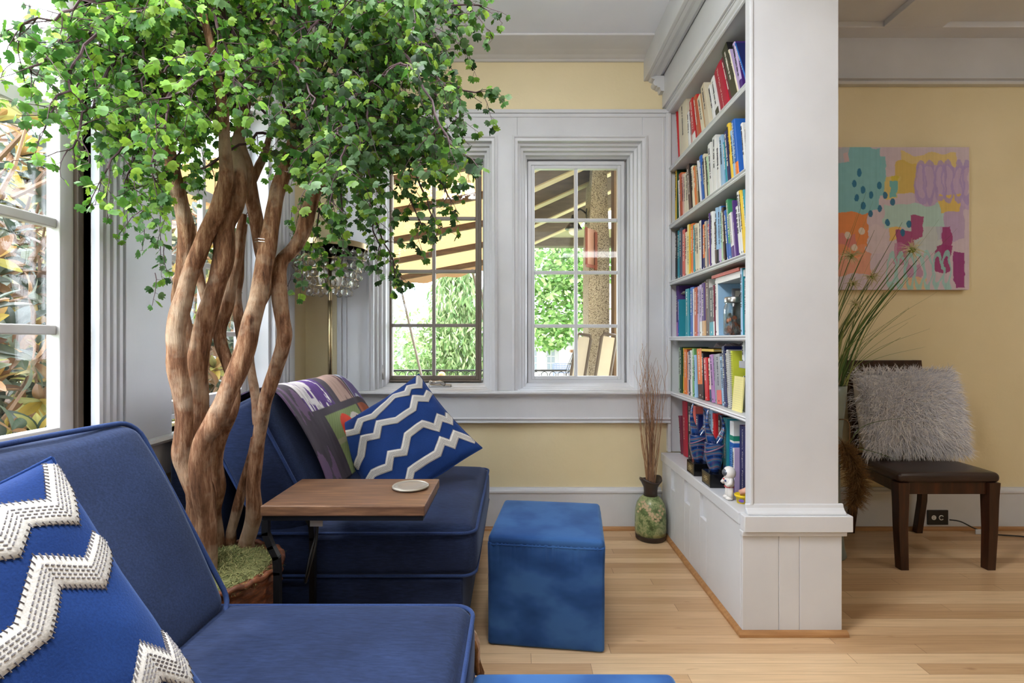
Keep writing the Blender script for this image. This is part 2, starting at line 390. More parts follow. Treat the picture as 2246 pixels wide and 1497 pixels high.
# stepped casings around each window
def casing(mb, xr, zr, steps):
    """steps: (inset at sides/top, inset at bottom, y)"""
    R = []
    for ins, ib, y in steps:
        R.append([(xr[0] + ins, y, zr[0] + ib), (xr[1] - ins, y, zr[0] + ib), (xr[1] - ins, y, zr[1] - ins), (xr[0] + ins, y, zr[1] - ins)])
    vs = [p for r in R for p in r]; fs = []
    for i in range(len(R) - 1):
        for k in range(4): fs.append((i * 4 + k, i * 4 + (k + 1) % 4, (i + 1) * 4 + (k + 1) % 4, (i + 1) * 4 + k))
    mb.add(vs, fs)
ST = [(-.03, 0, 3.018), (-.03, 0, 3.004), (-.018, 0, 3.0), (-.012, 0, 3.008), (.003, .003, 3.01), (.003, .003, 3.045), (.018, .004, 3.05), (.020, .006, 3.075), (.036, .01, 3.08), (.038, .014, 3.105), (.052, .02, 3.11), (.054, .03, 3.14), (.062, .035, 3.15), (.062, .035, 3.20)]
for nme, wr in (('trim_8', W1), ('trim_9', W2)):
    m_ = MB(); casing(m_, wr, WZ, ST); struct(nme, m_, TRIM)
# ---- sash windows: a frame, muntins, panes
def sash(name, label, u0, u1, z0, z1, plane, axis, mats, bw=.03, th=.035, mw=.011, cols=2, rows=(.25, .5, .75), thick=None, frame2=None):
    t = thing(name, label, 'window', (0, 0, 0), kind='structure')
    def bx(mb, a, b, c, d, p0, p1):
        if axis == 'y': mb.box(a, b, p0, p1, c, d)
        else: mb.box(p0, p1, a, b, c, d)
    p0, p1 = (plane, plane + th) if axis == 'y' else (plane - th, plane)
    f = MB()
    if frame2:
        g, gm = frame2; fo = MB()
        q0, q1 = (p0 - .012, p1 + .01) if axis == 'y' else (p0 - .01, p1 + .012)
        for a, b, c, d in ((u0 - g, u0, z0 - g, z1 + g), (u1, u1 + g, z0 - g, z1 + g), (u0, u1, z0 - g, z0), (u0, u1, z1, z1 + g)): bx(fo, a, b, c, d, q0, q1)
        fo.build('outer_frame', gm, t, bevel=.002)
    for a, b, c, d in ((u0, u0 + bw, z0, z1), (u1 - bw, u1, z0, z1), (u0 + bw, u1 - bw, z0, z0 + bw), (u0 + bw, u1 - bw, z1 - bw, z1)): bx(f, a, b, c, d, p0, p1)
    f.build('sash_frame', mats[0], t, bevel=.003)
    iu0, iu1, iz0, iz1 = u0 + bw, u1 - bw, z0 + bw, z1 - bw
    mid = (p0 + p1) / 2; mu = MB()
    zs = [iz0] + [z0 + (z1 - z0) * r if r < 2 else r - 10 for r in rows] + [iz1]
    for i, z in enumerate(zs[1:-1]):
        hw = mw if not (thick and i in thick) else mw * 1.7
        bx(mu, iu0, iu1, z - hw, z + hw, mid - .012, mid + .012)
    us = [iu0 + (iu1 - iu0) * k / cols for k in range(cols + 1)]
    for u in us[1:-1]: bx(mu, u - mw, u + mw, iz0, iz1, mid - .0135, mid + .0135)
    mu.build('muntins', mats[1], t, bevel=.004)
    for i in range(len(zs) - 1):
        for k in range(cols):
            pn = MB(); bx(pn, us[k], us[k + 1], zs[i], zs[i + 1], mid - .002, mid + .002); pn.build('pane', GLASS, t)
    return t
yw = 3.165; cv = lambda px: (px - CX) * yw / F; cz = lambda py: H + (CY - py) * yw / F
s1 = sash('window_1', 'back window with bronze frame half hidden by the tree', cv(851), cv(1051), cz(832), cz(357), yw, 'y', (BRONZE, MUNT1), bw=.024, frame2=(.013, BRONZE), rows=(.25, .5, .745))
s2 = sash('window_2', 'all white back window beside the bookcase', cv(1165), cv(1362), cz(832), cz(362), yw, 'y', (TRIM, TRIM), bw=.022, rows=(.25, .5, .745))
m_ = MB(); m_.box(cv(1158), cv(1369), yw - .004, yw + .05, cz(839), cz(832)); m_.box(cv(1158), cv(1369), yw - .004, yw + .05, cz(362), cz(354)); m_.box(cv(1158), cv(1165), yw - .004, yw + .05, cz(832), cz(362)); m_.box(cv(1362), cv(1369), yw - .004, yw + .05, cz(832), cz(362)); m_.build('outer_frame', TRIM, s2)
# bottom filler boards behind the casings
m_ = MB()
for wr in (W1, W2):
    a_, b_2 = wr[0] + .035, wr[1] - .035; e_ = .034
    for q in ((a_, b_2, .84, .884), (a_, b_2, cz(357) , WZ[1] - .04), (a_, a_ + e_, .884, cz(357)), (b_2 - e_, b_2, .884, cz(357))): m_.box(q[0], q[1], 3.202, 3.24, q[2], q[3])
struct('trim_10', m_, TRIM)
# crank and latch of the left-hand casement
cr0 = P(965, 843, 3.1)
m_ = MB(); m_.add(*rbox(.07, .022, .012, .009, (6, 4, 2), c=(cr0.x, 3.115, cr0.z - .012))); m_.build('crank_base', STEEL, s1, smooth=True)
m_ = MB(); m_.tube([(cr0.x + .03, 3.10, cr0.z), (cr0.x + .0, 3.09, cr0.z + .018), (cr0.x - .05, 3.085, cr0.z + .012)], [.012, .01, .009], 8); m_.tube([(cr0.x - .05, 3.085, cr0.z + .012), (cr0.x - .062, 3.08, cr0.z + .022)], [.012, .01], 8); m_.build('crank_handle', STEEL, s1, smooth=True)
m_ = MB(); m_.box(P(836, 0, 3.12).x, P(840, 0, 3.12).x, 3.10, 3.12, cz(832), cz(785)); m_.build('latch', plain((60, 56, 52), .4, .8), s1, bevel=.002)
m_ = MB(); m_.tube([P(840, 800, 3.095), P(839, 815, 3.09), P(841, 832, 3.085)], [.004, .004, .006], 6); m_.build('latch_lever', STEEL, s1, smooth=True)
# ---- left wall windows
s3 = sash('window_3', 'large left window nearest the camera, magnolia outside', L1[0] + .03, 1.478, .845, 2.30, XL - .03, 'x', (MUNT, MUNT), bw=.046, th=.04, mw=.014, cols=2, rows=(10 + 1.168, 10 + 1.472, 10 + 1.785), thick=(2,), frame2=(.02, BRONZE))
s4 = sash('window_4', 'left window behind the tree trunks', L2[0] + .05, L2[1] - .04, .845, 2.30, XL - .10, 'x', (MUNT, MUNT), bw=.05, th=.04, mw=.012, cols=2, rows=(10 + 1.168, 10 + 1.472, 10 + 1.785), thick=(2,), frame2=(.02, TRIM))
# fluted casings beside the left windows + flat pier + stool
m_ = MB()
def flutes(mb, y0, y1, z0, z1, base=.004):
    n = 4; wd = (y1 - y0) / n
    prof = [(XL, y0)]
    for k in range(n):
        a = y0 + k * wd; d = .026 - .003 * k
        prof += [(XL + d, a + .001), (XL + d, a + wd * .5), (XL + d - .012, a + wd * .58), (XL + d - .014, a + wd * .92)]
    prof += [(XL, y1)]
    mb.prism(prof, z0, z1, 'z')
flutes(m_, L1[1], 1.618, .80, 2.45); m_.box(XL, XL + .014, 1.618, L2[0] - .002, .80, 2.45)
flutes(m_, L2[1], 2.80, .80, 2.45); m_.box(XL, XL + .012, 2.80, 2.865, .80, 2.45)
m_.box(XL, XL + .02, L1[0] - .12, 2.865, 2.45, 2.52); m_.box(XL, XL + .018, L1[0] - .13, L1[0], .8, 2.45)
m_.box(XL, XL + .014, L1[0] - .1, L1[1], LZ[1], 2.45); m_.box(XL, XL + .014, L2[0], L2[1], LZ[1], 2.45)
struct('trim_11', m_, TRIM, bevel=.002)
m_ = MB(); m_.prism([(XL - .08, .80), (XL + .045, .80), (XL + .052, .79), (XL + .045, .78), (XL - .08, .775)], L1[0] - .14, 2.88, 'y'); m_.box(XL, XL + .016, L1[0] - .13, 2.87, .66, .776)
struct('trim_12', m_, TRIM)
m_ = MB(); m_.box(XL, XL + .016, -4.0, 2.99, 0, .24); struct('baseboard_left', m_, TRIM, bevel=.004)
m_ = MB()
for y in (L2[0] - .0, L2[1] - .02): m_.box(XL - .16, XL, y, y + .02, .8, LZ[1])
m_.box(XL - .085, XL, L1[1], L1[1] + .012, .8, LZ[1]); struct('trim_13', m_, TRIM)

# ================================================================ BUILT-IN BOOKCASE
BX = .926; CAB = .877; BY0, BY1 = 1.99, D     # opening plane, cabinet face, near and far end of the opening
SHELF = [2.170, 1.829, 1.490, 1.160, .833]
LEDGE = .468
bc = thing('built_in_bookcase', 'tall white built-in bookcase with end column, between the two rooms', 'bookcase', (1.08, 2.5, 0))
m_ = MB()
slots = [(2.757, 2.82), (2.52, 2.60), (2.303, 2.383)]
ys = [1.955]
for a, b in sorted(slots): ys += [a, b]
ys += [2.993]
for i in range(0, len(ys) - 1):
    if i % 2 == 0: m_.box(CAB, CAB + .02, ys[i] + (.0008 if i else 0), ys[i + 1] - .0008, 0, .42)
    else: m_.box(CAB, CAB + .02, ys[i], ys[i + 1], 0, .305); m_.box(CAB, CAB + .02, ys[i], ys[i + 1], .415, .42)
m_.box(CAB + .016, 1.255, 1.955, D, 0, .42)
m_.build('base_cabinet', TRIM, bc, bevel=.002)
m_ = MB(); m_.box(CAB - .006, 1.258, 1.955, 3.0, .42, LEDGE); m_.build('ledge', TRIM, bc, bevel=.004)
m_ = MB()                                    # plinth block of the column, three planks
for a, b in ((.878, 1.018), (1.0192, 1.098), (1.0992, 1.262)): m_.box(a, b, 1.937, 1.9549, 0, .385)
m_.build('plinth', TRIM, bc, bevel=.002)
m_ = MB(); m_.box(.872, 1.276, 1.926, 1.9549, .385, .404); m_.box(.876, 1.292, 1.915, 1.9549, .404, .466)
m_.prism([(1.955, .466), (1.926, .466), (1.928, .474), (1.936, .480), (1.944, .490), (1.947, .503), (1.955, .505)], .894, 1.275, 'x')
m_.build('plinth_cap', TRIM, bc, bevel=.003)
m_ = MB(); m_.box(.912, 1.258, 1.95, BY0, LEDGE, 2.85); m_.box(.912, .924, 1.944, 1.95, .50, 2.85); m_.build('end_column', TRIM, bc, bevel=.003)
m_ = MB(); m_.box(1.215, 1.255, BY0, D, LEDGE, 2.85); m_.build('back_panel', TRIM, bc)
m_ = MB(); m_.box(.93, 1.215, 3.022, D, LEDGE, 2.50); m_.build('side_panel', TRIM, bc)
m_ = MB(); m_.box(.916, .935, 3.004, D, LEDGE, 2.50); m_.build('face_stile', TRIM, bc, bevel=.003)
for z in SHELF:
    m_ = MB(); m_.box(.932, 1.215, BY0, 3.022, z - .02, z)
    m_.prism([(.932, z - .024), (.932, z), (.922, z - .001), (.919, z - .006), (.925, z - .012), (.922, z - .018), (.926, z - .024)], BY0, 3.012, 'y')
    m_.build('shelf', TRIM, bc)
m_ = MB(); m_.box(.926, 1.215, BY0, 3.022, 2.50, 2.53); m_.box(.90, 1.255, 1.99, D, 2.53, 2.85)
m_.prism([(.926, 2.496), (.926, 2.535), (.905, 2.535), (.908, 2.515), (.918, 2.508), (.916, 2.50)], BY0 - .04, D, 'y'); m_.build('head_board', TRIM, bc, bevel=.002)
m_ = MB(); m_.box(.887, .926, 1.2, 3.03, 2.535, 2.724); m_.box(.926, 1.258, 1.2, 1.95, 2.535, 2.85); m_.build('frieze_board', TRIM, bc, bevel=.004)
m_ = MB(); m_.box(.778, .80, 1.2, D - .0, 2.705, 2.852); m_.box(.80, .93, 1.2, D, 2.80, 2.852)
m_.prism([(.80, 2.705), (.80, 2.80), (.887, 2.80), (.887, 2.724), (.872, 2.718), (.866, 2.712), (.84, 2.712), (.82, 2.705)], 1.2, D, 'y')
m_.build('cornice', TRIM, bc, bevel=.003)
m_ = MB()                                    # scrolled bracket at the wall end
pr = [(.80, 2.712), (.887, 2.712), (.887, 2.622), (.868, 2.622), (.862, 2.642), (.848, 2.645), (.846, 2.652)] + [(.842 - .020 * math.sin(a), 2.672 - .020 * math.cos(a)) for a in np.linspace(.2, 2.6, 8)] + [(.815, 2.696)]
m_.prism(pr, 2.985, 3.039, 'y'); m_.build('bracket', TRIM, bc)
m_ = MB(); m_.prism([(CAB, .001), (CAB - .018, .001), (CAB - .017, .010), (CAB - .010, .018), (CAB, .021)], 1.937, 2.993, 'y')
m_.prism([(1.937, .001), (1.919, .001), (1.92, .010), (1.927, .018), (1.937, .021)], CAB - .018, 1.28, 'x'); m_.build('quarter_round', OAKTRIM, bc)
m_ = MB(); m_.box(.955, .975, 3.0, 3.021, 1.11, 1.138); m_.build('shelf_peg', TRIM, bc)

# ---------------------------------------------------------------- books
C_ = dict(red=(196, 38, 44), crimson=(170, 22, 52), maroon=(110, 24, 52), cream=(222, 212, 186), white=(226, 226, 224), orange=(226, 120, 48), tan=(200, 160, 116),
 beige=(206, 192, 166), olive=(62, 62, 44), black=(30, 28, 32), lilac=(188, 168, 206), purple=(72, 38, 112), blue=(36, 96, 178), navy=(28, 36, 92), yellow=(228, 190, 62),
 green=(66, 148, 104), darkgreen=(28, 72, 48), brown=(74, 48, 38), pink=(218, 170, 160), teal=(44, 144, 160), paleblue=(150, 186, 216), slate=(60, 76, 100), coral=(216, 104, 92),
 grey=(150, 150, 156), palegreen=(178, 206, 170), rust=(184, 86, 54), mauve=(170, 116, 176), lime=(196, 206, 60), paleyellow=(232, 220, 150), apple=(120, 180, 110))
CN = dict(paleblue='pale blue', darkgreen='dark green', palegreen='pale green', paleyellow='pale yellow', lime='yellow-green', apple='apple green', rust='rust brown', slate='slate blue')
PAGES = plain((226, 218, 200), .9)
# per shelf: origin and scale of the tracing, rows (base left, base right, top left, top row, spine, cover, writing, lower band colour)
SH = [
 ('top shelf', 2.170, (1465, 180, 7.484), [(115, 133, 65, 500, 'red', 'red'), (135, 262, 105, 540, 'cream', 'cream'), (275, 310, 250, 590, 'white', 'maroon'), (378, 405, 335, 450, 'pink', 'pink'),
   (410, 462, 345, 350, 'red', 'red', '', 'white'), (470, 528, 390, 310, 'rust', 'red'), (535, 590, 445, 300, 'cream', 'tan'), (640, 700, 540, 95, 'beige', 'cream'), (765, 800, 665, 80, 'white', 'white'),
   (805, 862, 700, -30, 'white', 'white', '', 'olive'), (875, 1015, 740, -150, 'crimson', 'red', 'The Myth of Normal'), (1020, 1050, 835, -390, 'maroon', 'maroon'), (1055, 1155, 855, -510, 'olive', 'black'),
   (1165, 1190, 975, -540, 'cream', 'lilac'), (1195, 1240, 1040, -620, 'lilac', 'purple', '', 'purple'), (1300, 1322, 1060, -660, 'blue', 'navy')]),
 ('second shelf', 1.829, (1465, 340, 9.356), [(65, 100, 65, 430, 'yellow', 'darkgreen'), (150, 165, 125, 600, 'white', 'white'), (170, 220, 140, 480, 'rust', 'orange'), (225, 265, 200, 480, 'pink', 'pink'),
   (268, 300, 250, 470, 'cream', 'cream'), (305, 350, 275, 440, 'cream', 'beige'), (360, 420, 300, 340, 'brown', 'black'), (425, 475, 380, 350, 'cream', 'green'), (570, 610, 515, 265, 'orange', 'tan'),
   (615, 650, 570, 220, 'olive', 'olive'), (655, 668, 580, 150, 'white', 'white'), (672, 725, 605, 80, 'blue', 'blue'), (727, 748, 665, 170, 'navy', 'navy'), (752, 790, 690, 30, 'cream', 'cream'),
   (795, 818, 735, 70, 'olive', 'olive'), (825, 855, 765, 60, 'palegreen', 'palegreen'), (865, 930, 812, -190, 'white', 'white'), (935, 1012, 918, -340, 'white', 'white'), (1016, 1070, 990, -200, 'white', 'white'),
   (1078, 1140, 1025, -330, 'paleblue', 'paleblue'), (1145, 1185, 1080, -200, 'teal', 'teal'), (1190, 1252, 1100, -400, 'navy', 'navy'), (1258, 1312, 1155, -560, 'yellow', 'yellow'), (1315, 1368, 1230, -430, 'paleblue', 'white'),
   (1375, 1442, 1280, -640, 'blue', 'blue', 'PREDICTABLY', 'orange', 'IRRATIONAL'), (1548, 1590, 1465, -620, 'white', 'white'), (1592, 1620, 1550, -560, 'beige', 'beige'), (1622, 1642, 1600, -880, 'black', 'black')]),
 ('third shelf', 1.490, (1465, 420, 7.484), [(95, 125, 105, 670, 'black', 'black'), (135, 165, 140, 660, 'teal', 'teal'), (170, 218, 165, 630, 'slate', 'slate'), (222, 268, 222, 650, 'coral', 'maroon'), (272, 312, 268, 690, 'cream', 'paleyellow'),
   (316, 345, 312, 560, 'paleyellow', 'yellow', 'STILL SOAP'), (346, 390, 345, 550, 'orange', 'orange'), (394, 430, 390, 570, 'teal', 'teal'), (434, 470, 415, 560, 'cream', 'cream'), (474, 505, 455, 550, 'cream', 'cream'),
   (509, 545, 500, 500, 'white', 'navy'), (549, 600, 545, 560, 'orange', 'tan', '', 'navy'), (604, 635, 590, 510, 'beige', 'grey'), (639, 672, 612, 560, 'coral', 'coral'), (675, 697, 650, 380, 'purple', 'purple'),
   (700, 740, 682, 360, 'white', 'white'), (744, 770, 725, 520, 'brown', 'brown'), (774, 806, 752, 290, 'paleblue', 'paleblue', '', 'black'), (810, 852, 795, 270, 'paleblue', 'blue', '', 'lilac'), (858, 885, 838, 330, 'palegreen', 'palegreen'),
   (902, 935, 865, 280, 'brown', 'black'), (973, 1010, 915, 330, 'blue', 'blue'), (1013, 1050, 950, 150, 'green', 'green', '', 'blue'), (1060, 1112, 1000, 380, 'white', 'lilac', "Practitioner's Guide", 'purple'),
   (1118, 1140, 1050, 160, 'purple', 'purple', 'Brain'), (1150, 1200, 1085, 270, 'white', 'paleblue'), (1210, 1250, 1130, 20, 'white', 'paleblue'), (1254, 1284, 1170, 0, 'yellow', 'yellow'), (1288, 1318, 1205, -10, 'teal', 'teal'), (1321, 1336, 1285, -240, 'white', 'white')]),
 ('fourth shelf', 1.160, (1465, 580, 9.356), [(115, 160, 110, 460, 'purple', 'purple', 'DSM-5', 'mauve'), (165, 190, 162, 730, 'blue', 'teal'), (365, 438, 370, 510, 'teal', 'teal'), (442, 518, 440, 480, 'blue', 'blue'), (522, 540, 515, 500, 'white', 'white'),
   (544, 602, 540, 480, 'rust', 'coral'), (605, 642, 605, 450, 'lilac', 'grey'), (648, 698, 640, 420, 'lilac', 'white', '', 'white'), (702, 774, 690, 390, 'purple', 'tan', '', 'tan'), (779, 842, 768, 320, 'brown', 'white'),
   (846, 940, 832, 480, 'black', 'black', '', 'teal'), (944, 970, 925, 430, 'maroon', 'maroon', '', 'white'), (975, 1022, 950, 340, 'white', 'paleblue'), (1500, 1545, 1485, 80, 'paleblue', 'teal'), (1550, 1612, 1545, 290, 'grey', 'grey'), (1618, 1640, 1615, 260, 'white', 'white')]),
 ('fifth shelf', .833, (1465, 730, 7.878), [(178, 202, 178, 250, 'palegreen', 'apple'), (205, 242, 205, 240, 'darkgreen', 'darkgreen'), (247, 268, 245, 260, 'yellow', 'yellow'), (271, 325, 268, 280, 'orange', 'rust'), (328, 346, 325, 330, 'pink', 'pink'),
   (350, 386, 343, 310, 'slate', 'teal'), (389, 415, 380, 300, 'white', 'white'), (418, 455, 402, 270, 'apple', 'apple'), (458, 490, 448, 380, 'paleblue', 'paleblue'), (515, 600, 485, 280, 'orange', 'brown', '', 'brown'), (604, 627, 590, 350, 'black', 'black'),
   (635, 690, 603, 430, 'red', 'red'), (698, 745, 670, 440, 'cream', 'cream', '', 'slate'), (749, 810, 706, 380, 'mauve', 'mauve'), (813, 833, 775, 370, 'grey', 'grey'), (838, 920, 800, 370, 'grey', 'grey', '', 'coral'), (924, 976, 875, 410, 'paleblue', 'slate'),
   (980, 1030, 930, 240, 'navy', 'navy'), (1034, 1062, 985, 350, 'cream', 'orange')]),
 ('bottom ledge', LEDGE, (1465, 860, 5.76), [(108, 130, 78, 275, 'maroon', 'maroon'), (136, 195, 124, 92, 'crimson', 'crimson', 'Medical'), (202, 268, 195, 95, 'black', 'black'), (300, 345, 298, 160, 'coral', 'coral', 'The'), (350, 385, 345, 270, 'navy', 'navy'),
   (440, 500, 440, 190, 'blue', 'blue'), (505, 560, 500, 200, 'paleblue', 'paleblue'), (563, 600, 560, 260, 'red', 'red'), (640, 680, 640, 280, 'black', 'black'), (688, 742, 686, 315, 'teal', 'teal', '', 'blue'),
   (892, 975, 892, 410, 'navy', 'purple', "Lishman's Organic Psychiatry"), (978, 1042, 978, 432, 'navy', 'navy')]),
]
ORD = 'first second third fourth fifth sixth seventh eighth ninth tenth eleventh twelfth thirteenth fourteenth fifteenth sixteenth seventeenth eighteenth nineteenth twentieth'.split()
def ordn(i): return ORD[i] if i < 20 else ('twenty-' + ORD[i - 20] if i < 29 else 'thirtieth')
def book_mesh(t, h, dp, spine, cover, band, words, words2, style):
    """origin at the far bottom spine corner; y in [-t,0], x in [0,dp]"""
    r = min(t * .28, .006) if style else .0015
    mb = MB()
    # spine + boards: a U profile in plan, extruded
    out = [(dp, 0), (r, 0)] + [(r - r * math.sin(a) * 1, -t / 2 + t / 2 * math.cos(a)) for a in np.linspace(.25, PI - .25, 7)] + [(r, -t), (dp, -t)]
    e = min(.0022, t * .2)
    inn = [(dp, -t + e), (r + e, -t + e), (r + e, -e), (dp, -e)]
    poly = out + inn; n = len(poly); no = len(out)
    vs = [(x, y, 0) for x, y in poly] + [(x, y, h) for x, y in poly]
    fs = [(i, i + n, (i + 1) % n + n, (i + 1) % n) for i in range(n)]
    # end caps as quads: boards and spine
    def cap(o):
        q = [(0, 1, n - 2 + 0, n - 1)]
        return q
    for o in (0, n):
        fs.append((0 + o, 1 + o, n - 2 + o, n - 1 + o)); fs.append((no - 2 + o, no - 1 + o, no + o, no + 1 + o))
        fs.append(tuple([k + o for k in range(1, no - 1)] + [no + 1 + o, n - 2 + o]))
    mb.add(vs, fs)
    b = mb.build('book', plain(C_[cover], .45), local=True, auto=35)
    # spine skin
    sp = MB(); k0, k1 = 1, no - 2
    z0 = h * (.28 if band else 0) if band else 0
    ring = [(x - .0006, y) for x, y in out[k0:k1 + 1]]
    def skin(za, zc, nm, colr):
        s_ = MB(); m2 = len(ring); s_.add([(x, y, za) for x, y in ring] + [(x, y, zc) for x, y in ring], [(i, i + 1, i + 1 + m2, i + m2) for i in range(m2 - 1)])
        return s_.build(nm, plain(C_[colr], .45), b, local=True, smooth=True)
    if spine != cover or band: skin(z0 + .0005, h - .0005, 'spine', spine)
    if band: skin(.0005, z0, 'spine_band', band)
    PB = MB(); PB.box(r + e, dp - .004, -t + e, -e, .003, h - .003); PB.build('page_block', PAGES, b, local=True)
    # writing on the spine, reading downward
    dark = sum(C_[spine]) < 420
    tm = plain((236, 232, 220) if dark else (46, 44, 60), .6)
    T = MB(); xx = -.0014 if t > .004 else -.001; th_ = min(t * .5, .013)
    rt = Vector((0, 0, -1)); upv = Vector((0, -1, 0))
    if words:
        lo, hi = (z0 if band else 0) + h * .06, h * .95
        put_text(T, words, (xx, -t / 2, (lo + hi) / 2), rt, upv, length=min((hi - lo), th_ * len(words) * 1.0 + .03), height=th_)
        if words2:
            G2 = MB(); put_text(G2, words2, (xx, -t / 2, z0 * .52), rt, upv, length=z0 * .85, height=th_); G2.build('lower_title', tm, b, local=True)
    elif t > .006:
        z = h * random.uniform(.9, .96); end = h * random.uniform(.35, .5) if not band else z0 + h * .1
        while z > end:
            l_ = random.uniform(.0025, .007); hh = th_ * random.choice((.32, .32, .45))
            T.box(xx - .0002, xx + .0003, -t / 2 - hh, -t / 2 + hh, z - l_, z); z -= l_ + random.uniform(.0012, .003)
            if random.random() < .15: z -= .006
        l2 = h * .05; G2 = MB(); G2.box(xx - .0002, xx + .0003, -t / 2 - th_ * .25, -t / 2 + th_ * .25, l2, l2 + .008); G2.build('spine_mark', tm, b, local=True)
    if T.v: T.build('title', tm, b, local=True)
    return b
KX = .957
yof = lambda px, x=KX: x * F / (px - CX)
for sname, z, (ox, oy, s_), rows in SH:
    prev = None; N = len(rows)
    xs_ = KX + .004
    for i, row in enumerate(rows):
        bl, brt, tl, ty, spine, cover = row[:6]; words = row[6] if len(row) > 6 else ''; band = row[7] if len(row) > 7 else None; w2 = row[8] if len(row) > 8 else None
        K = xs_ if sname != 'bottom ledge' else .975
        yb, yn, yt = yof(ox + bl / s_, K), yof(ox + brt / s_, K), yof(ox + tl / s_, K)
        ztop = H + (CY - (oy + ty / s_)) * yt / F
        h = max(.14, min(ztop - z, .34)); lean = max(0, math.atan2(yt - yb, h))
        if sname in ('fourth shelf',): lean = min(lean, .05)
        t = max(.005, (yb - yn) * math.cos(lean) - .001)
        yb = min(yb, 3.008 - (h * math.sin(lean) if lean > .03 else 0)) if not prev else yb
        yb = min(yb, 3.008 - (h * math.sin(lean) if lean > .03 else 0))
        if prev:
            pyn, pl, ph = prev
            lim = pyn - max(0, min(h * math.cos(lean), ph) * (math.tan(lean) - math.tan(pl))) - .0006
            if yb > lim: yb = lim
        h = h / math.cos(lean) if lean < .2 else h / .98
        dp = random.uniform(.14, .2)
        b = book_mesh(t, h, dp, spine, cover, band, words, w2, random.random() < .45)
        b.location = (K + random.uniform(-.004, .004), yb, z + .0004); b.rotation_euler = (-lean, 0, 0)
        prev = (yb - t / math.cos(lean), lean, h * math.cos(lean))
        size = 'thick' if t > .032 else ('slim' if t < .016 else 'medium')
        kind = 'hardcover book' if h > .23 else 'paperback book'
        cn = CN.get(spine, spine); extra = ' with %s lower spine' % CN.get(band, band) if band else ''
        half = ordn(i) + ' from window end' if i <= N / 2 else (ordn(N - 1 - i) + ' from column end' if i < N - 1 else 'nearest the column')
        tag(b, '%s %s %s%s, %s, %s' % (size, cn, kind.split()[0], extra, sname, half), 'book', 'books on the ' + sname)
# ---------------------------------------------------------------- other things on the shelves
def coin_geo(mb, c, r, th, Mx):
    n = 12; vs = []
    for s_ in (-1, 1):
        for k in range(n): vs.append(Vector(c) + Mx @ Vector((r * math.cos(2 * PI * k / n), r * math.sin(2 * PI * k / n), s_ * th / 2)))
    mb.add(vs, [tuple(range(n - 1, -1, -1)), tuple(range(n, 2 * n))] + [(k, (k + 1) % n, (k + 1) % n + n, k + n) for k in range(n)])
jy = 2.285; jx = 1.0; jr = .048; jz = 1.1605
j = thing('glass_jar', 'glass preserving jar with silver lid, part filled with coins, fourth shelf', 'jar', (jx, jy, jz))
CG = clear_glass('jar_glass', (.93, .98, .97), .6)
m_ = MB(); prof = [(jr * .85, 0), (jr, .006), (jr, .115), (jr * .97, .13), (jr * .86, .142), (jr * .84, .158), (jr * .80, .158), (jr * .82, .142), (jr * .93, .128), (jr * .955, .115), (jr * .955, .01), (.001, .006)]
m_.lathe(prof, 40, (jx, jy, jz)); m_.build('jar_body', CG, j, smooth=True)
m_ = MB(); m_.lathe([(jr * .9, .148), (jr * .92, .152), (jr * .92, .170), (jr * .88, .174), (.001, .174)], 40, (jx, jy, jz)); m_.build('lid', STEEL, j, smooth=True)
for nm, colr, cnt in (('copper_coins', (176, 104, 72), 46), ('silver_coins', (158, 156, 150), 40)):
    m_ = MB()
    for k in range(cnt):
        a = random.uniform(0, 2 * PI); rr = jr * .70 * math.sqrt(random.random()); zz = .014 + .065 * random.random() * (1 - .25 * math.cos(a))
        coin_geo(m_, (jx + rr * math.cos(a), jy + rr * math.sin(a), jz + zz), random.choice((.0095, .0105, .012)), .0016, Matrix.Rotation(random.uniform(0, PI), 3, 'X') @ Matrix.Rotation(random.uniform(0, PI), 3, 'Y'))
    o = m_.build(nm, plain(colr, .35, .7), j); o['kind'] = 'stuff'
# books lying flat above the jar, card, paper rolls
def flat_book(x0, x1, y0, y1, z, t, spine, label):
    mb = MB(); e = .0025
    mb.box(x0, x1, y0, y1, z, z + e); mb.box(x0, x1, y0, y1, z + t - e, z + t); mb.box(x0, x0 + e, y0, y1, z + e, z + t - e)
    b = mb.build('book', plain(C_[spine], .5)); tag(b, label, 'book', 'books lying flat on the fourth shelf')
    p = MB(); p.box(x0 + e, x1 - .004, y0 + .004, y1 - .004, z + e, z + t - e); p.build('page_block', PAGES, b, local=True); return b
flat_book(.965, 1.12, 2.11, 2.415, 1.408, .028, 'white', 'thick white book lying flat above the coin jar')
flat_book(.955, 1.11, 2.14, 2.44, 1.4365, .014, 'coral', 'thin coral book lying flat on top of the thick white one')
for k, (x, y, z, hh, r) in enumerate(((1.045, 2.135, 1.1605, .245, .018), (1.075, 2.20, 1.1605, .245, .02))):
    m_ = MB(); m_.lathe([(r, 0), (r, hh), (r * .7, hh), (r * .7, hh - .01)], 20, (x, y, z)); o = m_.build('paper_roll', plain((226, 220, 212), .8), smooth=False, auto=40)
    tag(o, 'rolled white paper standing behind the coin jar, %s one' % ('nearer' if k == 0 else 'farther'), 'paper roll', 'paper rolls behind the jar')
    m_ = MB(); m_.tube([(x + (r + .0008) * math.cos(a), y + (r + .0008) * math.sin(a), z + hh * .6) for a in np.linspace(0, 2 * PI, 20)], .0012, 5); m_.build('rubber_band', plain((170, 120, 90), .7), o, local=True)
t = thing('framed_card', 'small framed card with a letter A behind the coin jar', 'card', (1.1, 2.35, 1.1605))
m_ = MB(); m_.box(1.02, 1.19, 2.347, 2.353, 1.1605, 1.375); m_.build('backing', plain((214, 208, 200), .7), t)
m_ = MB()
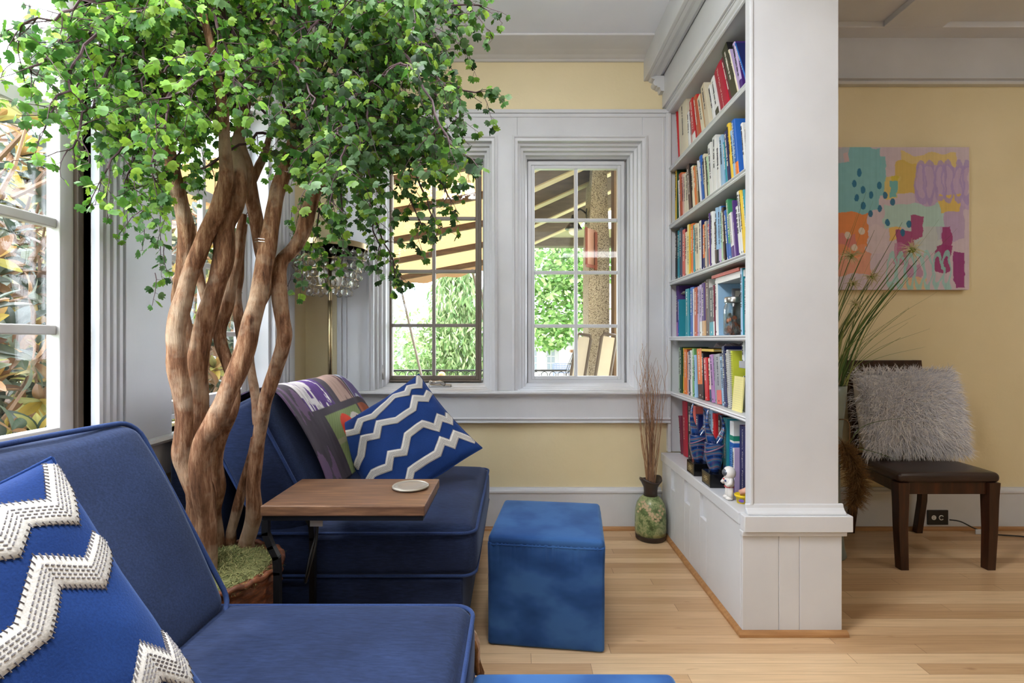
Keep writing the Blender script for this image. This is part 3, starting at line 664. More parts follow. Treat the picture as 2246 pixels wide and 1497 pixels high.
for a, b, c, d in ((1.015, 1.195, 1.37, 1.38), (1.015, 1.195, 1.1605, 1.17), (1.015, 1.025, 1.17, 1.37), (1.185, 1.195, 1.17, 1.37)): m_.box(a, b, 2.342, 2.354, c, d)
m_.build('frame', plain((120, 120, 128), .5), t)
m_ = MB(); put_text(m_, 'A', (1.055, 2.3455, 1.345), (1, 0, 0), (0, 0, 1), height=.03); m_.build('letter', plain((60, 60, 90), .6), t)
def crumple(name, label, c, sx, sy, sz, colr, cat='papers', th=.0):
    """loose crumpled sheet resting on the books"""
    mb = MB(); n = 16; vs = []
    sd = random.random() * 50
    for i in range(n + 1):
        for k in range(n + 1):
            u, v = i / n - .5, k / n - .5
            z = sz * (.5 + .9 * noise.noise(Vector((u * 4 + sd, v * 5, 1))) * (1) + .3 * noise.noise(Vector((u * 9, v * 9 + sd, 3))))
            vs.append((c[0] + u * sx, c[1] + v * sy, c[2] + max(.001, z)))
    mb.add(vs, [(i * (n + 1) + k, (i + 1) * (n + 1) + k, (i + 1) * (n + 1) + k + 1, i * (n + 1) + k + 1) for i in range(n) for k in range(n)])
    o = mb.build(name, plain(colr, .8), smooth=True); sm = o.modifiers.new('thickness', 'SOLIDIFY'); sm.thickness = .001
    return tag(o, label, cat)
crumple('crumpled_paper', 'crumpled translucent bag on the books at far end, fourth shelf', (1.06, 2.87, 1.405), .16, .22, .022, (206, 200, 190))
crumple('crumpled_paper', 'crumpled paper on white book beside flat books, fourth shelf', (1.05, 2.56, 1.425), .14, .12, .02, (206, 196, 170))
crumple('crumpled_paper', 'wrinkled papers on the books at far end, third shelf', (1.06, 2.84, 1.755), .15, .24, .022, (196, 190, 176))
crumple('crumpled_paper', 'crumpled scarf-like papers topping the lying books, fifth shelf', (1.06, 2.42, 1.104), .14, .16, .022, (176, 166, 176))
flat_book(.965, 1.11, 2.44, 2.66, 1.082, .012, 'yellow', 'yellow book lying tilted flat on top of books, fifth shelf').rotation_euler = (0, 0, 0)
# spiral notebooks, fifth shelf
def notebook(yfar, t, h, colr, lean, coil, label, dp=.17):
    b = MB(); b.box(0, dp, -t, 0, 0, h); o = b.build('spiral_notebook', plain(colr, .6), local=True, bevel=.001)
    o.location = (KX + .004, yfar, .8335); o.rotation_euler = (-lean, 0, 0); tag(o, label, 'notebook', 'spiral notebooks on the fifth shelf')
    c = MB(); rr = t * .55
    zz = .008
    while zz < h - .006:
        c.tube([(-.001 + rr * math.cos(a) * .8, -t / 2 + rr * math.sin(a), zz) for a in np.linspace(.5 * PI, 1.5 * PI, 7)], .0009, 4, cap=False); zz += .0085
    c.build('spiral_wire', plain(coil, .4, .5), o, local=True)
    return o
notebook(2.297, .017, .262, (132, 160, 140), .10, (60, 60, 60), 'grey-green spiral notebook, farthest of the three notebooks')
notebook(2.262, .022, .262, (206, 206, 204), .09, (120, 120, 120), 'thick white spiral notebook, middle of the three notebooks')
notebook(2.218, .018, .258, (198, 204, 62), .085, (40, 40, 40), 'yellow-green spiral notebook, nearest of the three notebooks')
# grey document tray with small books on top, magazine file, notepad
t = thing('document_tray', 'grey document tray holding small books, near end of fifth shelf', 'tray', (1.06, 2.09, .8335))
m_ = MB(); m_.box(.97, 1.16, 2.005, 2.165, 1.03, 1.042); m_.box(1.15, 1.16, 2.005, 2.165, .8335, 1.03); m_.box(.97, 1.15, 2.005, 2.009, .8335, 1.03); m_.box(.966, .97, 2.005, 2.165, 1.02, 1.05); m_.build('tray_shelf', plain((150, 150, 154), .5), t, bevel=.001)
m_ = MB(); m_.box(.985, 1.14, 2.012, 2.16, .975, .985); m_.build('inner_shelf', plain((60, 60, 64), .5), t)
for k, (y, w_, hh, c, nm) in enumerate(((2.152, .022, .095, 'white', 'white'), (2.124, .02, .10, 'paleblue', 'white and pale blue'), (2.098, .022, .085, 'grey', 'grey'), (2.070, .02, .11, 'teal', 'teal'), (2.044, .03, .07, 'orange', 'orange'))):
    b = book_mesh(w_, hh, .1, c, c, None, '', None, False); b.location = (.976, y + .008, 1.0422); tag(b, 'small %s book standing on the grey document tray' % nm, 'book', 'small books on the document tray')
m_ = MB(); m_.prism([(2.165, .8335), (2.06, .8335), (2.06, .90), (2.165, .985)], .985, .99, 'x'); m_.box(.99, 1.13, 2.16, 2.165, .8335, .98); o = m_.build('magazine_file', plain((206, 208, 212), .5)); tag(o, 'pale grey magazine file leaning under the document tray', 'magazine file')
m_ = MB(); m_.box(0, .006, -.09, 0, 0, .15); o = m_.build('notepad', plain((232, 222, 150), .8)); o.location = (.950, 2.20, .8335); o.rotation_euler = (0, .08, 0); tag(o, 'yellow lined notepad leaning against grey magazine file', 'notepad')
m_ = MB()
for k in range(14): m_.box(-.0006, -.0001, -.088, -.002, .012 + k * .0095, .0125 + k * .0095)
m_.build('ruled_lines', plain((190, 180, 150), .8), o, local=True)
# board book with teal band (front cover turned to the room), bottom ledge
b = thing('book', 'large white and blue manual with green band, bottom ledge', 'book', (1.05, 2.275, LEDGE), group='books on the bottom ledge')
m_ = MB(); m_.box(.972, 1.16, 2.232, 2.272, LEDGE + .0005, .775); m_.build('cover', plain((222, 226, 226), .5), b, bevel=.002)
m_ = MB(); m_.box(.9712, .972, 2.232, 2.272, LEDGE + .001, .68); m_.box(.972, 1.158, 2.2312, 2.232, LEDGE + .001, .68); m_.build('blue_panel', plain(C_['blue'], .45), b)
m_ = MB(); m_.box(.9712, .972, 2.232, 2.272, .69, .712); m_.box(.972, 1.158, 2.2312, 2.232, .69, .712); m_.build('green_band', plain((36, 136, 112), .45), b)
m_ = MB(); put_text(m_, 'OT MANUAL', (.9705, 2.252, .60), (0, 0, 1), (0, 1, 0), length=.13, height=.018); m_.build('title', plain((150, 206, 226), .5), b)
m_ = MB(); m_.prism([(1.0, .745), (1.012, .74), (1.022, .745), (1.02, .73), (1.011, .722), (1.002, .73)], 2.2306, 2.2316, 'y'); m_.build('shield_mark', plain((50, 90, 110), .5), b)
o = flat_book(.972, 1.10, 0, 0, 0, 0, 'white', 'x') if False else None
b = book_mesh(.018, .195, .13, 'white', 'lilac', 'purple', '', None, False); b.location = (.962, 2.221, LEDGE + .0004); tag(b, 'short white book with purple lower spine, between manual and navy book', 'book', 'books on the bottom ledge')
# two glass sculptures on black boxes
m = NM('swirled_art_glass'); v = m.coord(scale=(1, 1, 1.2)); wvn = m.n('ShaderNodeTexWave'); wvn.wave_type = 'RINGS'; wvn.rings_direction = 'Y'
wvn.inputs['Scale'].default_value = 4; wvn.inputs['Distortion'].default_value = 7; wvn.inputs['Detail'].default_value = 2; wvn.inputs['Detail Scale'].default_value = 1.2; m.l(v, wvn.inputs['Vector'])
m.base(m.ramp(wvn.outputs['Fac'], [(0, (.008, .03, .16)), (.3, (.02, .10, .34)), (.45, (.22, .24, .30)), (.55, (.10, .03, .14)), (.68, (.30, .18, .20)), (.8, (.03, .20, .34)), (1, (.02, .04, .22))]))
m.set(Roughness=.05, Transmission_Weight=.35, IOR=1.45, Coat_Weight=1.0); ARTG = m.m
def sculpture(cx_, cyy, label, twist):
    t = thing('glass_sculpture', label, 'sculpture', (cx_, cyy, LEDGE), group='swirled glass sculptures on the bottom ledge')
    m_ = MB(); m_.box(cx_ - .038, cx_ + .040, cyy - .052, cyy + .052, LEDGE + .0005, LEDGE + .062); m_.build('base_block', plain((14, 14, 16), .12), t, bevel=.002)
    m_ = MB(); m_.box(cx_ - .0388, cx_ - .038, cyy - .040, cyy + .040, LEDGE + .012, LEDGE + .052); m_.build('plaque', plain((112, 98, 66), .35, .8), t)
    m_ = MB()
    for q, (zz, l_) in enumerate(((.040, .03), (.032, .045), (.024, .022))): m_.box(cx_ - .0392, cx_ - .0388, cyy - l_ / 2, cyy + l_ / 2, LEDGE + zz - .0015, LEDGE + zz + .0015)
    m_.build('engraving', plain((206, 190, 140), .4), t)
    # body: a flattened drop with two horns and an open gap between them
    m_ = MB(); z0 = LEDGE + .062
    L_ = [(0, 0, .020, .020), (0, .03, .036, .030), (0, .07, .047, .034), (0, .11, .050, .034), (0, .135, .049, .032)]
    left = [(-.004, .12, .036, .028), (-.014, .16, .026, .022), (-.024, .20, .016, .015), (-.027, .24, .010, .011), (-.023, .275, .006, .007), (-.018, .292, .004, .005)]
    right = [(.004, .12, .036, .028), (.022, .155, .022, .020), (.033, .19, .013, .014), (.034, .22, .009, .010), (.028, .25, .006, .007), (.022, .262, .004, .005)]
    def loft(rows):
        rr = catmull(rows, 4); n = 20; vs = []
        for (dy, z, ry, rx) in rr:
            for k in range(n):
                a = 2 * PI * k / n; vs.append((cx_ + dy * 1.2 + ry * .86 * math.cos(a), cyy + rx * math.sin(a), z0 + z))
        fs = [(i * n + k, i * n + (k + 1) % n, (i + 1) * n + (k + 1) % n, (i + 1) * n + k) for i in range(len(rr) - 1) for k in range(n)]
        fs += [tuple(range(n - 1, -1, -1)), tuple((len(rr) - 1) * n + k for k in range(n))]; m_.add(vs, fs)
    loft(L_); 
    loft([(a * twist, b_, c * .86, d * .9) for a, b_, c, d in left]); loft([(a * twist, b_, c * .86, d * .9) for a, b_, c, d in right])
    o = m_.build('glass_body', ARTG, t, smooth=True)
    m_ = MB()                                # raised swirls wrapping the body
    for q in range(3):
        zc = .035 + q * .036; pts = []
        for a in np.linspace(0, 2 * PI, 28):
            z = zc + .018 * math.sin(a + q * .9); rr = .020 + .015 * min(1, z / .10); rx = .020 + .0225 * min(1, z / .09)
            pts.append((cx_ + rx * math.cos(a), cyy + rr * math.sin(a), z0 + z))
        m_.tube(pts, .0036, 6, cap=False)
    m_.build('glass_swirl', plain((126, 96, 118), .08), t, smooth=True)
sculpture(.918, 2.52, 'blue swirled glass sculpture on black block, farther from the column', 1)
sculpture(.922, 2.325, 'blue swirled glass sculpture on black block, nearer the column', 1.05)
# white toy figure (an astronaut in a suit) and yellow tub
fx, fy, fz = .903, 2.115, LEDGE + .0005
t = thing('toy_figure', 'small white glossy spaceman toy on the bookcase ledge', 'toy', (fx, fy, fz))
WT = plain((224, 220, 216), .25); m_ = MB()
def ell(mb, c, r, n=16):
    mb.add(*rbox(r[0], r[1], r[2], min(r) * .999, (2, 2, 2), c=c)) if False else mb.lathe([(max(1e-7, r[0] * math.sin(a)), -r[2] * math.cos(a)) for a in np.linspace(0.001, PI - .001, n)], 20, c, 1, r[1] / r[0])
ell(m_, (fx, fy, fz + .074), (.020, .024, .030)); ell(m_, (fx, fy, fz + .112), (.026, .028, .027)); m_.build('body', WT, t, smooth=True)
for s_ in (-1, 1):
    m_ = MB(); m_.tube([(fx, fy + s_ * .011, fz + .055), (fx - .001, fy + s_ * .012, fz + .03), (fx - .002, fy + s_ * .013, fz + .010)], [.012, .012, .011], 12); ell(m_, (fx - .006, fy + s_ * .013, fz + .0085), (.016, .0115, .0085)); m_.build('leg', WT, t, smooth=True)
    m_ = MB(); m_.tube([(fx, fy + s_ * .02, fz + .09), (fx - .008, fy + s_ * .031, fz + .075), (fx - .02, fy + s_ * .026, fz + .064)], [.009, .009, .008], 10); m_.build('arm', WT, t, smooth=True)
m_ = MB(); ell(m_, (fx - .014, fy, fz + .113), (.016, .020, .017)); m_.build('visor', plain((92, 98, 108), .1, .3), t, smooth=True)
m_ = MB(); m_.tube([(fx + .018 * math.cos(a), fy + .021 * math.sin(a), fz + .054) for a in np.linspace(0, 2 * PI, 20)], .0022, 6, cap=False); m_.build('belt', plain((186, 60, 66), .4), t, smooth=True)
m_ = MB(); m_.box(fx - .0235, fx - .019, fy - .014, fy - .006, fz + .078, fz + .084); m_.build('chest_patch', plain((40, 60, 120), .4), t)
m_ = MB(); m_.box(fx - .0235, fx - .019, fy + .004, fy + .011, fz + .082, fz + .087); m_.build('badge', plain((196, 50, 50), .4), t)
tx, ty_ = .937, 2.072
t = thing('modelling_clay_tub', 'small yellow tub with a pink roll on top, bookcase ledge', 'tub', (tx, ty_, LEDGE))
m_ = MB(); m_.lathe([(.020, .0005), (.025, .026), (.029, .027), (.030, .034), (.028, .036), (.026, .034), (.022, .028), (.001, .028)], 32, (tx, ty_, LEDGE)); m_.build('tub', plain((240, 206, 40), .35), t, smooth=True)
m_ = MB(); m_.tube([(tx - .012, ty_ - .004, LEDGE + .042), (tx + .008, ty_ - .012, LEDGE + .052), (tx + .028, ty_ - .016, LEDGE + .066)], [.011, .012, .011], 14); m_.build('pink_roll', plain((214, 160, 134), .5), t, smooth=True)
m_ = MB(); m_.lathe([(.0001, 0), (.0105, 0), (.0105, .0006), (.0001, .0006)], 20, (0, 0, 0), 1, .62); mt_ = Matrix.Translation((tx - .012, ty_ - .0212, LEDGE + .014)) @ Matrix.Rotation(-.52, 4, 'Z') @ Matrix.Rotation(1.40, 4, 'X')
m_.v = [tuple(mt_ @ Vector(q)) for q in m_.v]; m_.build('logo_patch', plain((60, 80, 170), .4), t)
m_ = MB(); put_text(m_, 'Play-Doh', (0, 0, .0009), (1, 0, 0), (0, 1, 0), length=.017, height=.0055); m_.v = [tuple(mt_ @ Vector(q)) for q in m_.v]; m_.build('logo_text', plain((236, 60, 50), .4), t)

# ================================================================ SEATING
def sofa(name, label, y0, y1, x0, x1, tops):
    """armless sofa section against the left wall, facing +x"""
    yc, xc = (y0 + y1) / 2, (x0 + x1) / 2
    t = thing(name, label, 'sofa', (xc, yc, 0), group='navy armless sofa sections along the left wall')
    hx, hy = (x1 - x0) / 2, (y1 - y0) / 2
    m_ = MB(); m_.add(*rbox(hx - .025, hy - .012, .135, .012, (4, 4, 3), c=(xc - .01, yc, .165))); m_.build('base_frame', SOFA, t, smooth=True)
    for sx in (x0 + .08, x1 - .1):
        for sy in (y0 + .07, y1 - .07):
            m_ = MB(); m_.lathe([(.018, 0), (.026, .034)], 12, (sx, sy, 0)); m_.build('foot', CHAIRW, t)
    ch = .09; cxx = x0 + .30
    def wr(o, u):
        if u[2] > .3: o.z += .004 * noise.noise(Vector((o.x * 5, o.y * 5, y0)))
        return o
    vs, fs = rbox((x1 - cxx) / 2 + .012, hy + .0, ch, .045, (16, 16, 3), (.012, .004, .022), c=((x1 + cxx) / 2, yc, .39), fn=wr)
    m_ = MB(); m_.add(vs, fs); sc_ = m_.build('seat_cushion', SOFA, t, smooth=True)
    hx2 = (x1 - cxx) / 2 + .006; e = .006
    for zz, nm in ((.39 + ch - .016, 1), (.39 - ch + .016, 0)):
        pts = []
        xc2 = (x1 + cxx) / 2; r = .05
        for (sx, sy, a0) in ((1, 1, 0), (-1, 1, PI / 2), (-1, -1, PI), (1, -1, 1.5 * PI)):
            for a in np.linspace(a0, a0 + PI / 2, 6): pts.append((xc2 + sx * (hx2 + e - r) + r * math.cos(a), yc + sy * (hy - .002 - r + e) + r * math.sin(a), zz))
        pts.append(pts[0])
        m_ = MB(); m_.tube(pts, .0055, 7, cap=False); m_.build('piping', PIPE, sc_, smooth=True)
    # upholstered back frame against the wall
    m_ = MB(); m_.add(*rbox(.095, hy - .01, .245, .03, (4, 8, 6), (.004, .004, .01), c=(x0 + .105, yc, .545))); m_.build('back_frame', SOFA, t, smooth=True)
    # loose back cushion leaning: section in x-z
    B0, B1 = Vector((-.70, .50)), Vector((-.925, .925)); up = (B1 - B0); hl = up.length / 2; up.normalize(); nrm = Vector((up.y, -up.x))
    th = .105; cc = (B0 + B1) / 2 - nrm * th
    Mx = Matrix(((nrm.x, 0, up.x, cc.x), (0, 1, 0, yc), (nrm.y, 0, up.y, cc.y), (0, 0, 0, 1)))
    def wr2(o, u):
        k = .012 * noise.noise(Vector((o.y * 4 + y0, o.z * 5, o.x * 3)))
        o.x += k * (1 if u[0] > 0 else .5); o.y *= 1 - .03 * abs(u[2]) ** 3; o.z += .01 * noise.noise(Vector((o.y * 6, 3, y0))) * (u[2] > .5)
        return o
    vs, fs = rbox(th, hy - .025, hl + .02, .04, (4, 16, 12), (.034, .028, .016), fn=wr2)
    m_ = MB(); m_.add([Mx @ v for v in vs], fs); bcn = m_.build('back_cushion', SOFA, t, smooth=True)
    for sx in (1, -1):
        pts = []; r = .05
        for (sy, sz, a0) in ((1, 1, 0), (-1, 1, PI / 2), (-1, -1, PI), (1, -1, 1.5 * PI)):
            for a in np.linspace(a0, a0 + PI / 2, 6):
                pts.append(Mx @ Vector((sx * (th - .010), (sy * (hy - .025 - r - .002) + r * math.cos(a)), sz * (hl + .02 - r) + r * math.sin(a))))
        q = []
        for i in range(len(pts)):
            a, b = pts[i], pts[(i + 1) % len(pts)]; k = max(1, int((b - a).length / .03)); q += [a.lerp(b, j / k) for j in range(k)]
        q.append(q[0])
        q = [p + Vector((0, 0, .010 * (1 - abs((p.y - yc) / hy) ** 2) * (1 if p.z > .8 else 0))) for p in q]
        m_ = MB(); m_.tube(q, .006, 7, cap=False); m_.build('piping', PIPE, bcn, smooth=True)
    return t, Mx, th, hl
sofa('armless_sofa', 'navy sofa section nearest the camera, chevron pillow on it', .30, 1.27, -1.235, -.115, 0)
_, MC, thC, hlC = sofa('armless_sofa', 'navy sofa section by the back wall, photo blanket over its back', 1.755, 2.64, -1.235, -.150, 1)

# ---- cube ottomans
def ottoman(label, cx_, cyy, rot, sz=.215, hh=.412):
    t = thing('cube_ottoman', label, 'ottoman', (cx_, cyy, 0), (0, 0, rot), group='blue velvet cube ottomans')
    def f(o, u):
        if abs(u[2]) < .999 and max(abs(u[0]), abs(u[1])) > .99:
            a = math.atan2(o.y, o.x); zz = (o.z / (hh / 2 - .03)); g = max(0, (zz - .45) / .55)
            s_ = o.x * u[1] ** 2 + o.y * u[0] ** 2
            k = .0022 * g * math.sin((o.x if abs(u[1]) > .99 else o.y) * 330 + 2 * math.sin(o.x * 60 + o.y * 47)) + .003 * noise.noise(Vector((o.x * 9, o.y * 9, o.z * 6)))
            if abs(u[0]) > .99: o.x += k * (1 if u[0] > 0 else -1)
            if abs(u[1]) > .99: o.y += k * (1 if u[1] > 0 else -1)
        return o
    hb = hh / 2 - .012
    vs, fs = rbox(sz, sz, hb, .012, (60, 60, 22), (.006, .006, 0), c=(0, 0, hb + .002), fn=f); m_ = MB(); m_.add(vs, fs); m_.build('cover_side', VELVET, t, smooth=True, local=True)
    vs, fs = rbox(sz + .001, sz + .001, .020, .017, (14, 14, 2), (.0, .0, .006), c=(0, 0, hh - .022)); m_ = MB(); m_.add(vs, fs); tp = m_.build('cover_top', VELVET, t, smooth=True, local=True)
    pts = []; r = .02
    for (sx, sy, a0) in ((1, 1, 0), (-1, 1, PI / 2), (-1, -1, PI), (1, -1, 1.5 * PI)):
        for a in np.linspace(a0, a0 + PI / 2, 5): pts.append((sx * (sz + .001 - r) + r * math.cos(a), sy * (sz + .001 - r) + r * math.sin(a), hh - .034))
    pts.append(pts[0]); m_ = MB(); m_.tube(pts, .0028, 6, cap=False); m_.build('seam', VELVET, tp, smooth=True, local=True)
ottoman('blue velvet cube ottoman standing beside the far sofa section', .138, 2.06, -.125)
ottoman('blue velvet cube ottoman in the foreground, only its top showing', .128, .886, .0, .219)

# ---- chevron pillows
_T, _L, _R = np.array((1195, 60.)), np.array((100, 710.)), np.array((2085, 1090.))
def _uv(x, y):
    a = np.linalg.solve(np.stack([_L - _T, _R - _T], 1), np.array((x, y)) - _T); return (float(a[0]), float(a[1]))
BANDS = [[_uv(*q) for q in b] for b in (
 [(1215, 90), (1240, 262), (1095, 272), (1085, 357), (905, 368), (678, 615), (520, 642), (500, 785), (315, 790), (170, 890)],
 [(1400, 335), (1365, 450), (1212, 442), (1202, 592), (1005, 730), (775, 730), (765, 885), (603, 895), (592, 1090), (480, 1230)],
 [(1700, 620), (1690, 755), (1567, 717), (1537, 855), (1355, 800), (1172, 930), (1147, 1125), (982, 1135), (972, 1270), (775, 1305), (660, 1420)],
 [(2040, 990), (1780, 930), (1740, 1070), (1615, 1025), (1570, 1175), (1450, 1235), (1260, 1330), (1240, 1480), (1080, 1490), (1060, 1630), (930, 1650)])]
def pillow(label, M_, size, th, squash=None, flip=False):
    t = thing('throw_pillow', label, 'pillow', tuple(M_.translation), group='royal blue pillows with white zigzag tape')
    R = M_.to_3x3()
    def surf(u, v, side, off=0):
        """u,v in 0..1"""
        a, b = 2 * u - 1, 2 * v - 1
        e = (max(0, 1 - a * a) * max(0, 1 - b * b)) ** .42
        pin = 1 - .075 * (1 - b * b) * 1 if abs(a) > 0 else 1
        x = a * size / 2 * (1 - .07 * (1 - b * b)); y = b * size / 2 * (1 - .07 * (1 - a * a))
        z = side * th / 2 * e + side * off
        w_ = .008 * noise.noise(Vector((x * 9, y * 9, side * 2.0))) + .004 * noise.noise(Vector((x * 22, y * 22, side)))
        z += side * w_ * min(1, e * 2)
        p = R @ Vector((x, y, z))
        if squash: p = squash(p + M_.translation) - M_.translation
        return p
    n = 40; m_ = MB(); vs = []; fs = []
    g = [(1 - math.cos(PI * i / n)) / 2 * .35 + i / n * .65 for i in range(n + 1)]
    for side in (1, -1):
        b0 = len(vs)
        for i in range(n + 1):
            for k in range(n + 1): vs.append(surf(g[i], g[k], side))
        for i in range(n):
            for k in range(n):
                q = [b0 + i * (n + 1) + k, b0 + (i + 1) * (n + 1) + k, b0 + (i + 1) * (n + 1) + k + 1, b0 + i * (n + 1) + k + 1]; fs.append(tuple(q if side > 0 else q[::-1]))
    m_.add(vs, fs); o = m_.build('cushion_cover', PILLOW, t, smooth=True, local=True)
    # welt along the rim
    rim = [surf(a, 0, 1) for a in np.linspace(0, 1, 20)] + [surf(1, a, 1) for a in np.linspace(0, 1, 20)] + [surf(1 - a, 1, 1) for a in np.linspace(0, 1, 20)] + [surf(0, 1 - a, 1) for a in np.linspace(0, 1, 20)]
    m_ = MB(); m_.tube(rim, .0025, 6, cap=False); m_.build('rim_seam', PILLOW, t, smooth=True, local=True)
    wd = .040 * .45 / size
    for band in BANDS:
        pts = [(min(1, max(0, a)), min(1, max(0, b))) for a, b in band]
        if flip: pts = [(1 - b, a) for a, b in pts]
        dense = []
        for i in range(len(pts) - 1):
            k = max(2, int(math.dist(pts[i], pts[i + 1]) / .012))
            dense += [(pts[i][0] + (pts[i + 1][0] - pts[i][0]) * j / k, pts[i][1] + (pts[i + 1][1] - pts[i][1]) * j / k, i) for j in range(k)]
        dense.append((*pts[-1], len(pts) - 2))
        def offs(dist):
            """polyline offset with mitred corners"""
            seg = []
            for i in range(len(pts) - 1):
                d = Vector((pts[i + 1][0] - pts[i][0], pts[i + 1][1] - pts[i][1])); d.normalize(); seg.append(Vector((-d.y, d.x)))
            cor = []
            for i in range(len(pts)):
                if i == 0: nn = seg[0]; s_ = 1
                elif i == len(pts) - 1: nn = seg[-1]; s_ = 1
                else:
                    nn = (seg[i - 1] + seg[i]); nn.normalize(); s_ = min(1.8, 1 / max(.4, nn.dot(seg[i])))
                cor.append(Vector(pts[i]) + nn * dist * s_)
            out = []
            for i in range(len(pts) - 1):
                k = max(2, int(math.dist(pts[i], pts[i + 1]) / .012)); out += [cor[i].lerp(cor[i + 1], j / k) for j in range(k)]
            out.append(cor[-1]); return out
        cl = lambda q: (min(.995, max(.005, q[0])), min(.995, max(.005, q[1])))
        lanes = [offs(d) for d in (-wd, -wd * .98, -wd * .34, wd * .34, wd * .98, wd)]
        vs = []; N_ = len(lanes[0]); hs = (.0002, .0022, .0026, .0026, .0022, .0002)
        for ln, hgt in zip(lanes, hs): vs += [surf(*cl(q), 1, hgt) for q in ln]
        m_ = MB(); m_.add(vs, [(a * N_ + i, a * N_ + i + 1, (a + 1) * N_ + i + 1, (a + 1) * N_ + i) for a in range(5) for i in range(N_ - 1)])
        tp = m_.build('zigzag_tape', TAPE, t, smooth=True, local=True)
        m_ = MB()
        for d, sg in ((-wd, -1), (wd, 1)):      # blanket stitches and centre stitching
            A, B = offs(d * .80), offs(d * 1.12)
            for i in range(0, N_ - 1):
                a, b = surf(*cl(A[i]), 1, .003), surf(*cl(B[i]), 1, .0022); m_.tube([a, b], .0008, 3, cap=False)
        for d in (-.38, -.13, .13, .38):
            A = offs(wd * d)
            for i in range(0, N_ - 1, 1):
                a, b = surf(*cl(A[i]), 1, .0032), surf(*cl(A[i].lerp(A[i + 1], .6)), 1, .0032); m_.tube([a, b], .0009, 3, cap=False)
        m_.build('stitching', STITCH, tp, local=True)
    return t
def frame_from(origin, ux, uy):
    ux = Vector(ux).normalized(); uz = ux.cross(Vector(uy)).normalized(); uy = uz.cross(ux)
    return Matrix(((ux.x, uy.x, uz.x, origin[0]), (ux.y, uy.y, uz.y, origin[1]), (ux.z, uy.z, uz.z, origin[2]), (0, 0, 0, 1)))
# far pillow stands on a corner; u axis runs top corner -> left corner, v axis top -> right
T_, L_, R_ = P(912, 824, 2.45), P(735, 936, 2.27), P(1056, 997, 2.23)
u_, v_ = (L_ - T_), (R_ - T_); Fm = frame_from(T_, u_, v_); cen = T_ + Vector(Fm.col[0][:3]) * .24 + Vector(Fm.col[1][:3]) * .24 + Vector((.012, 0, -.002))
Fm = frame_from(cen, u_, v_)
if Fm.col[2].y > 0: Fm = frame_from(cen, u_, v_); Fm[0][2] *= -1; Fm[1][2] *= -1; Fm[2][2] *= -1
def sq(p):
    lim = .500
    if p.z < lim + .08:
        d = lim + .08 - p.z; p = p.copy(); p.z = lim + .08 * math.exp(-d / .08) ; p.y -= d * .25; p.x += .0
    return p
pillow('blue pillow with white zigzag tape propped on the far sofa section', Fm, .50, .15, sq)
# near pillow leans on the near back cushion
T0 = Vector((-.61, .66, .985)); Fm = frame_from(T0, Vector((-.24, -.88, -.20)), Vector((.22, -.05, -.385))); cen = T0 + Vector(Fm.col[0][:3]) * .25 + Vector(Fm.col[1][:3]) * .25
for r_ in range(3): Fm[r_][3] = cen[r_]
if Fm.col[2].x < 0:
    for r_ in range(3): Fm[r_][2] *= -1
pillow('large blue pillow with white zigzag tape in the left foreground', Fm, .50, .19, sq)

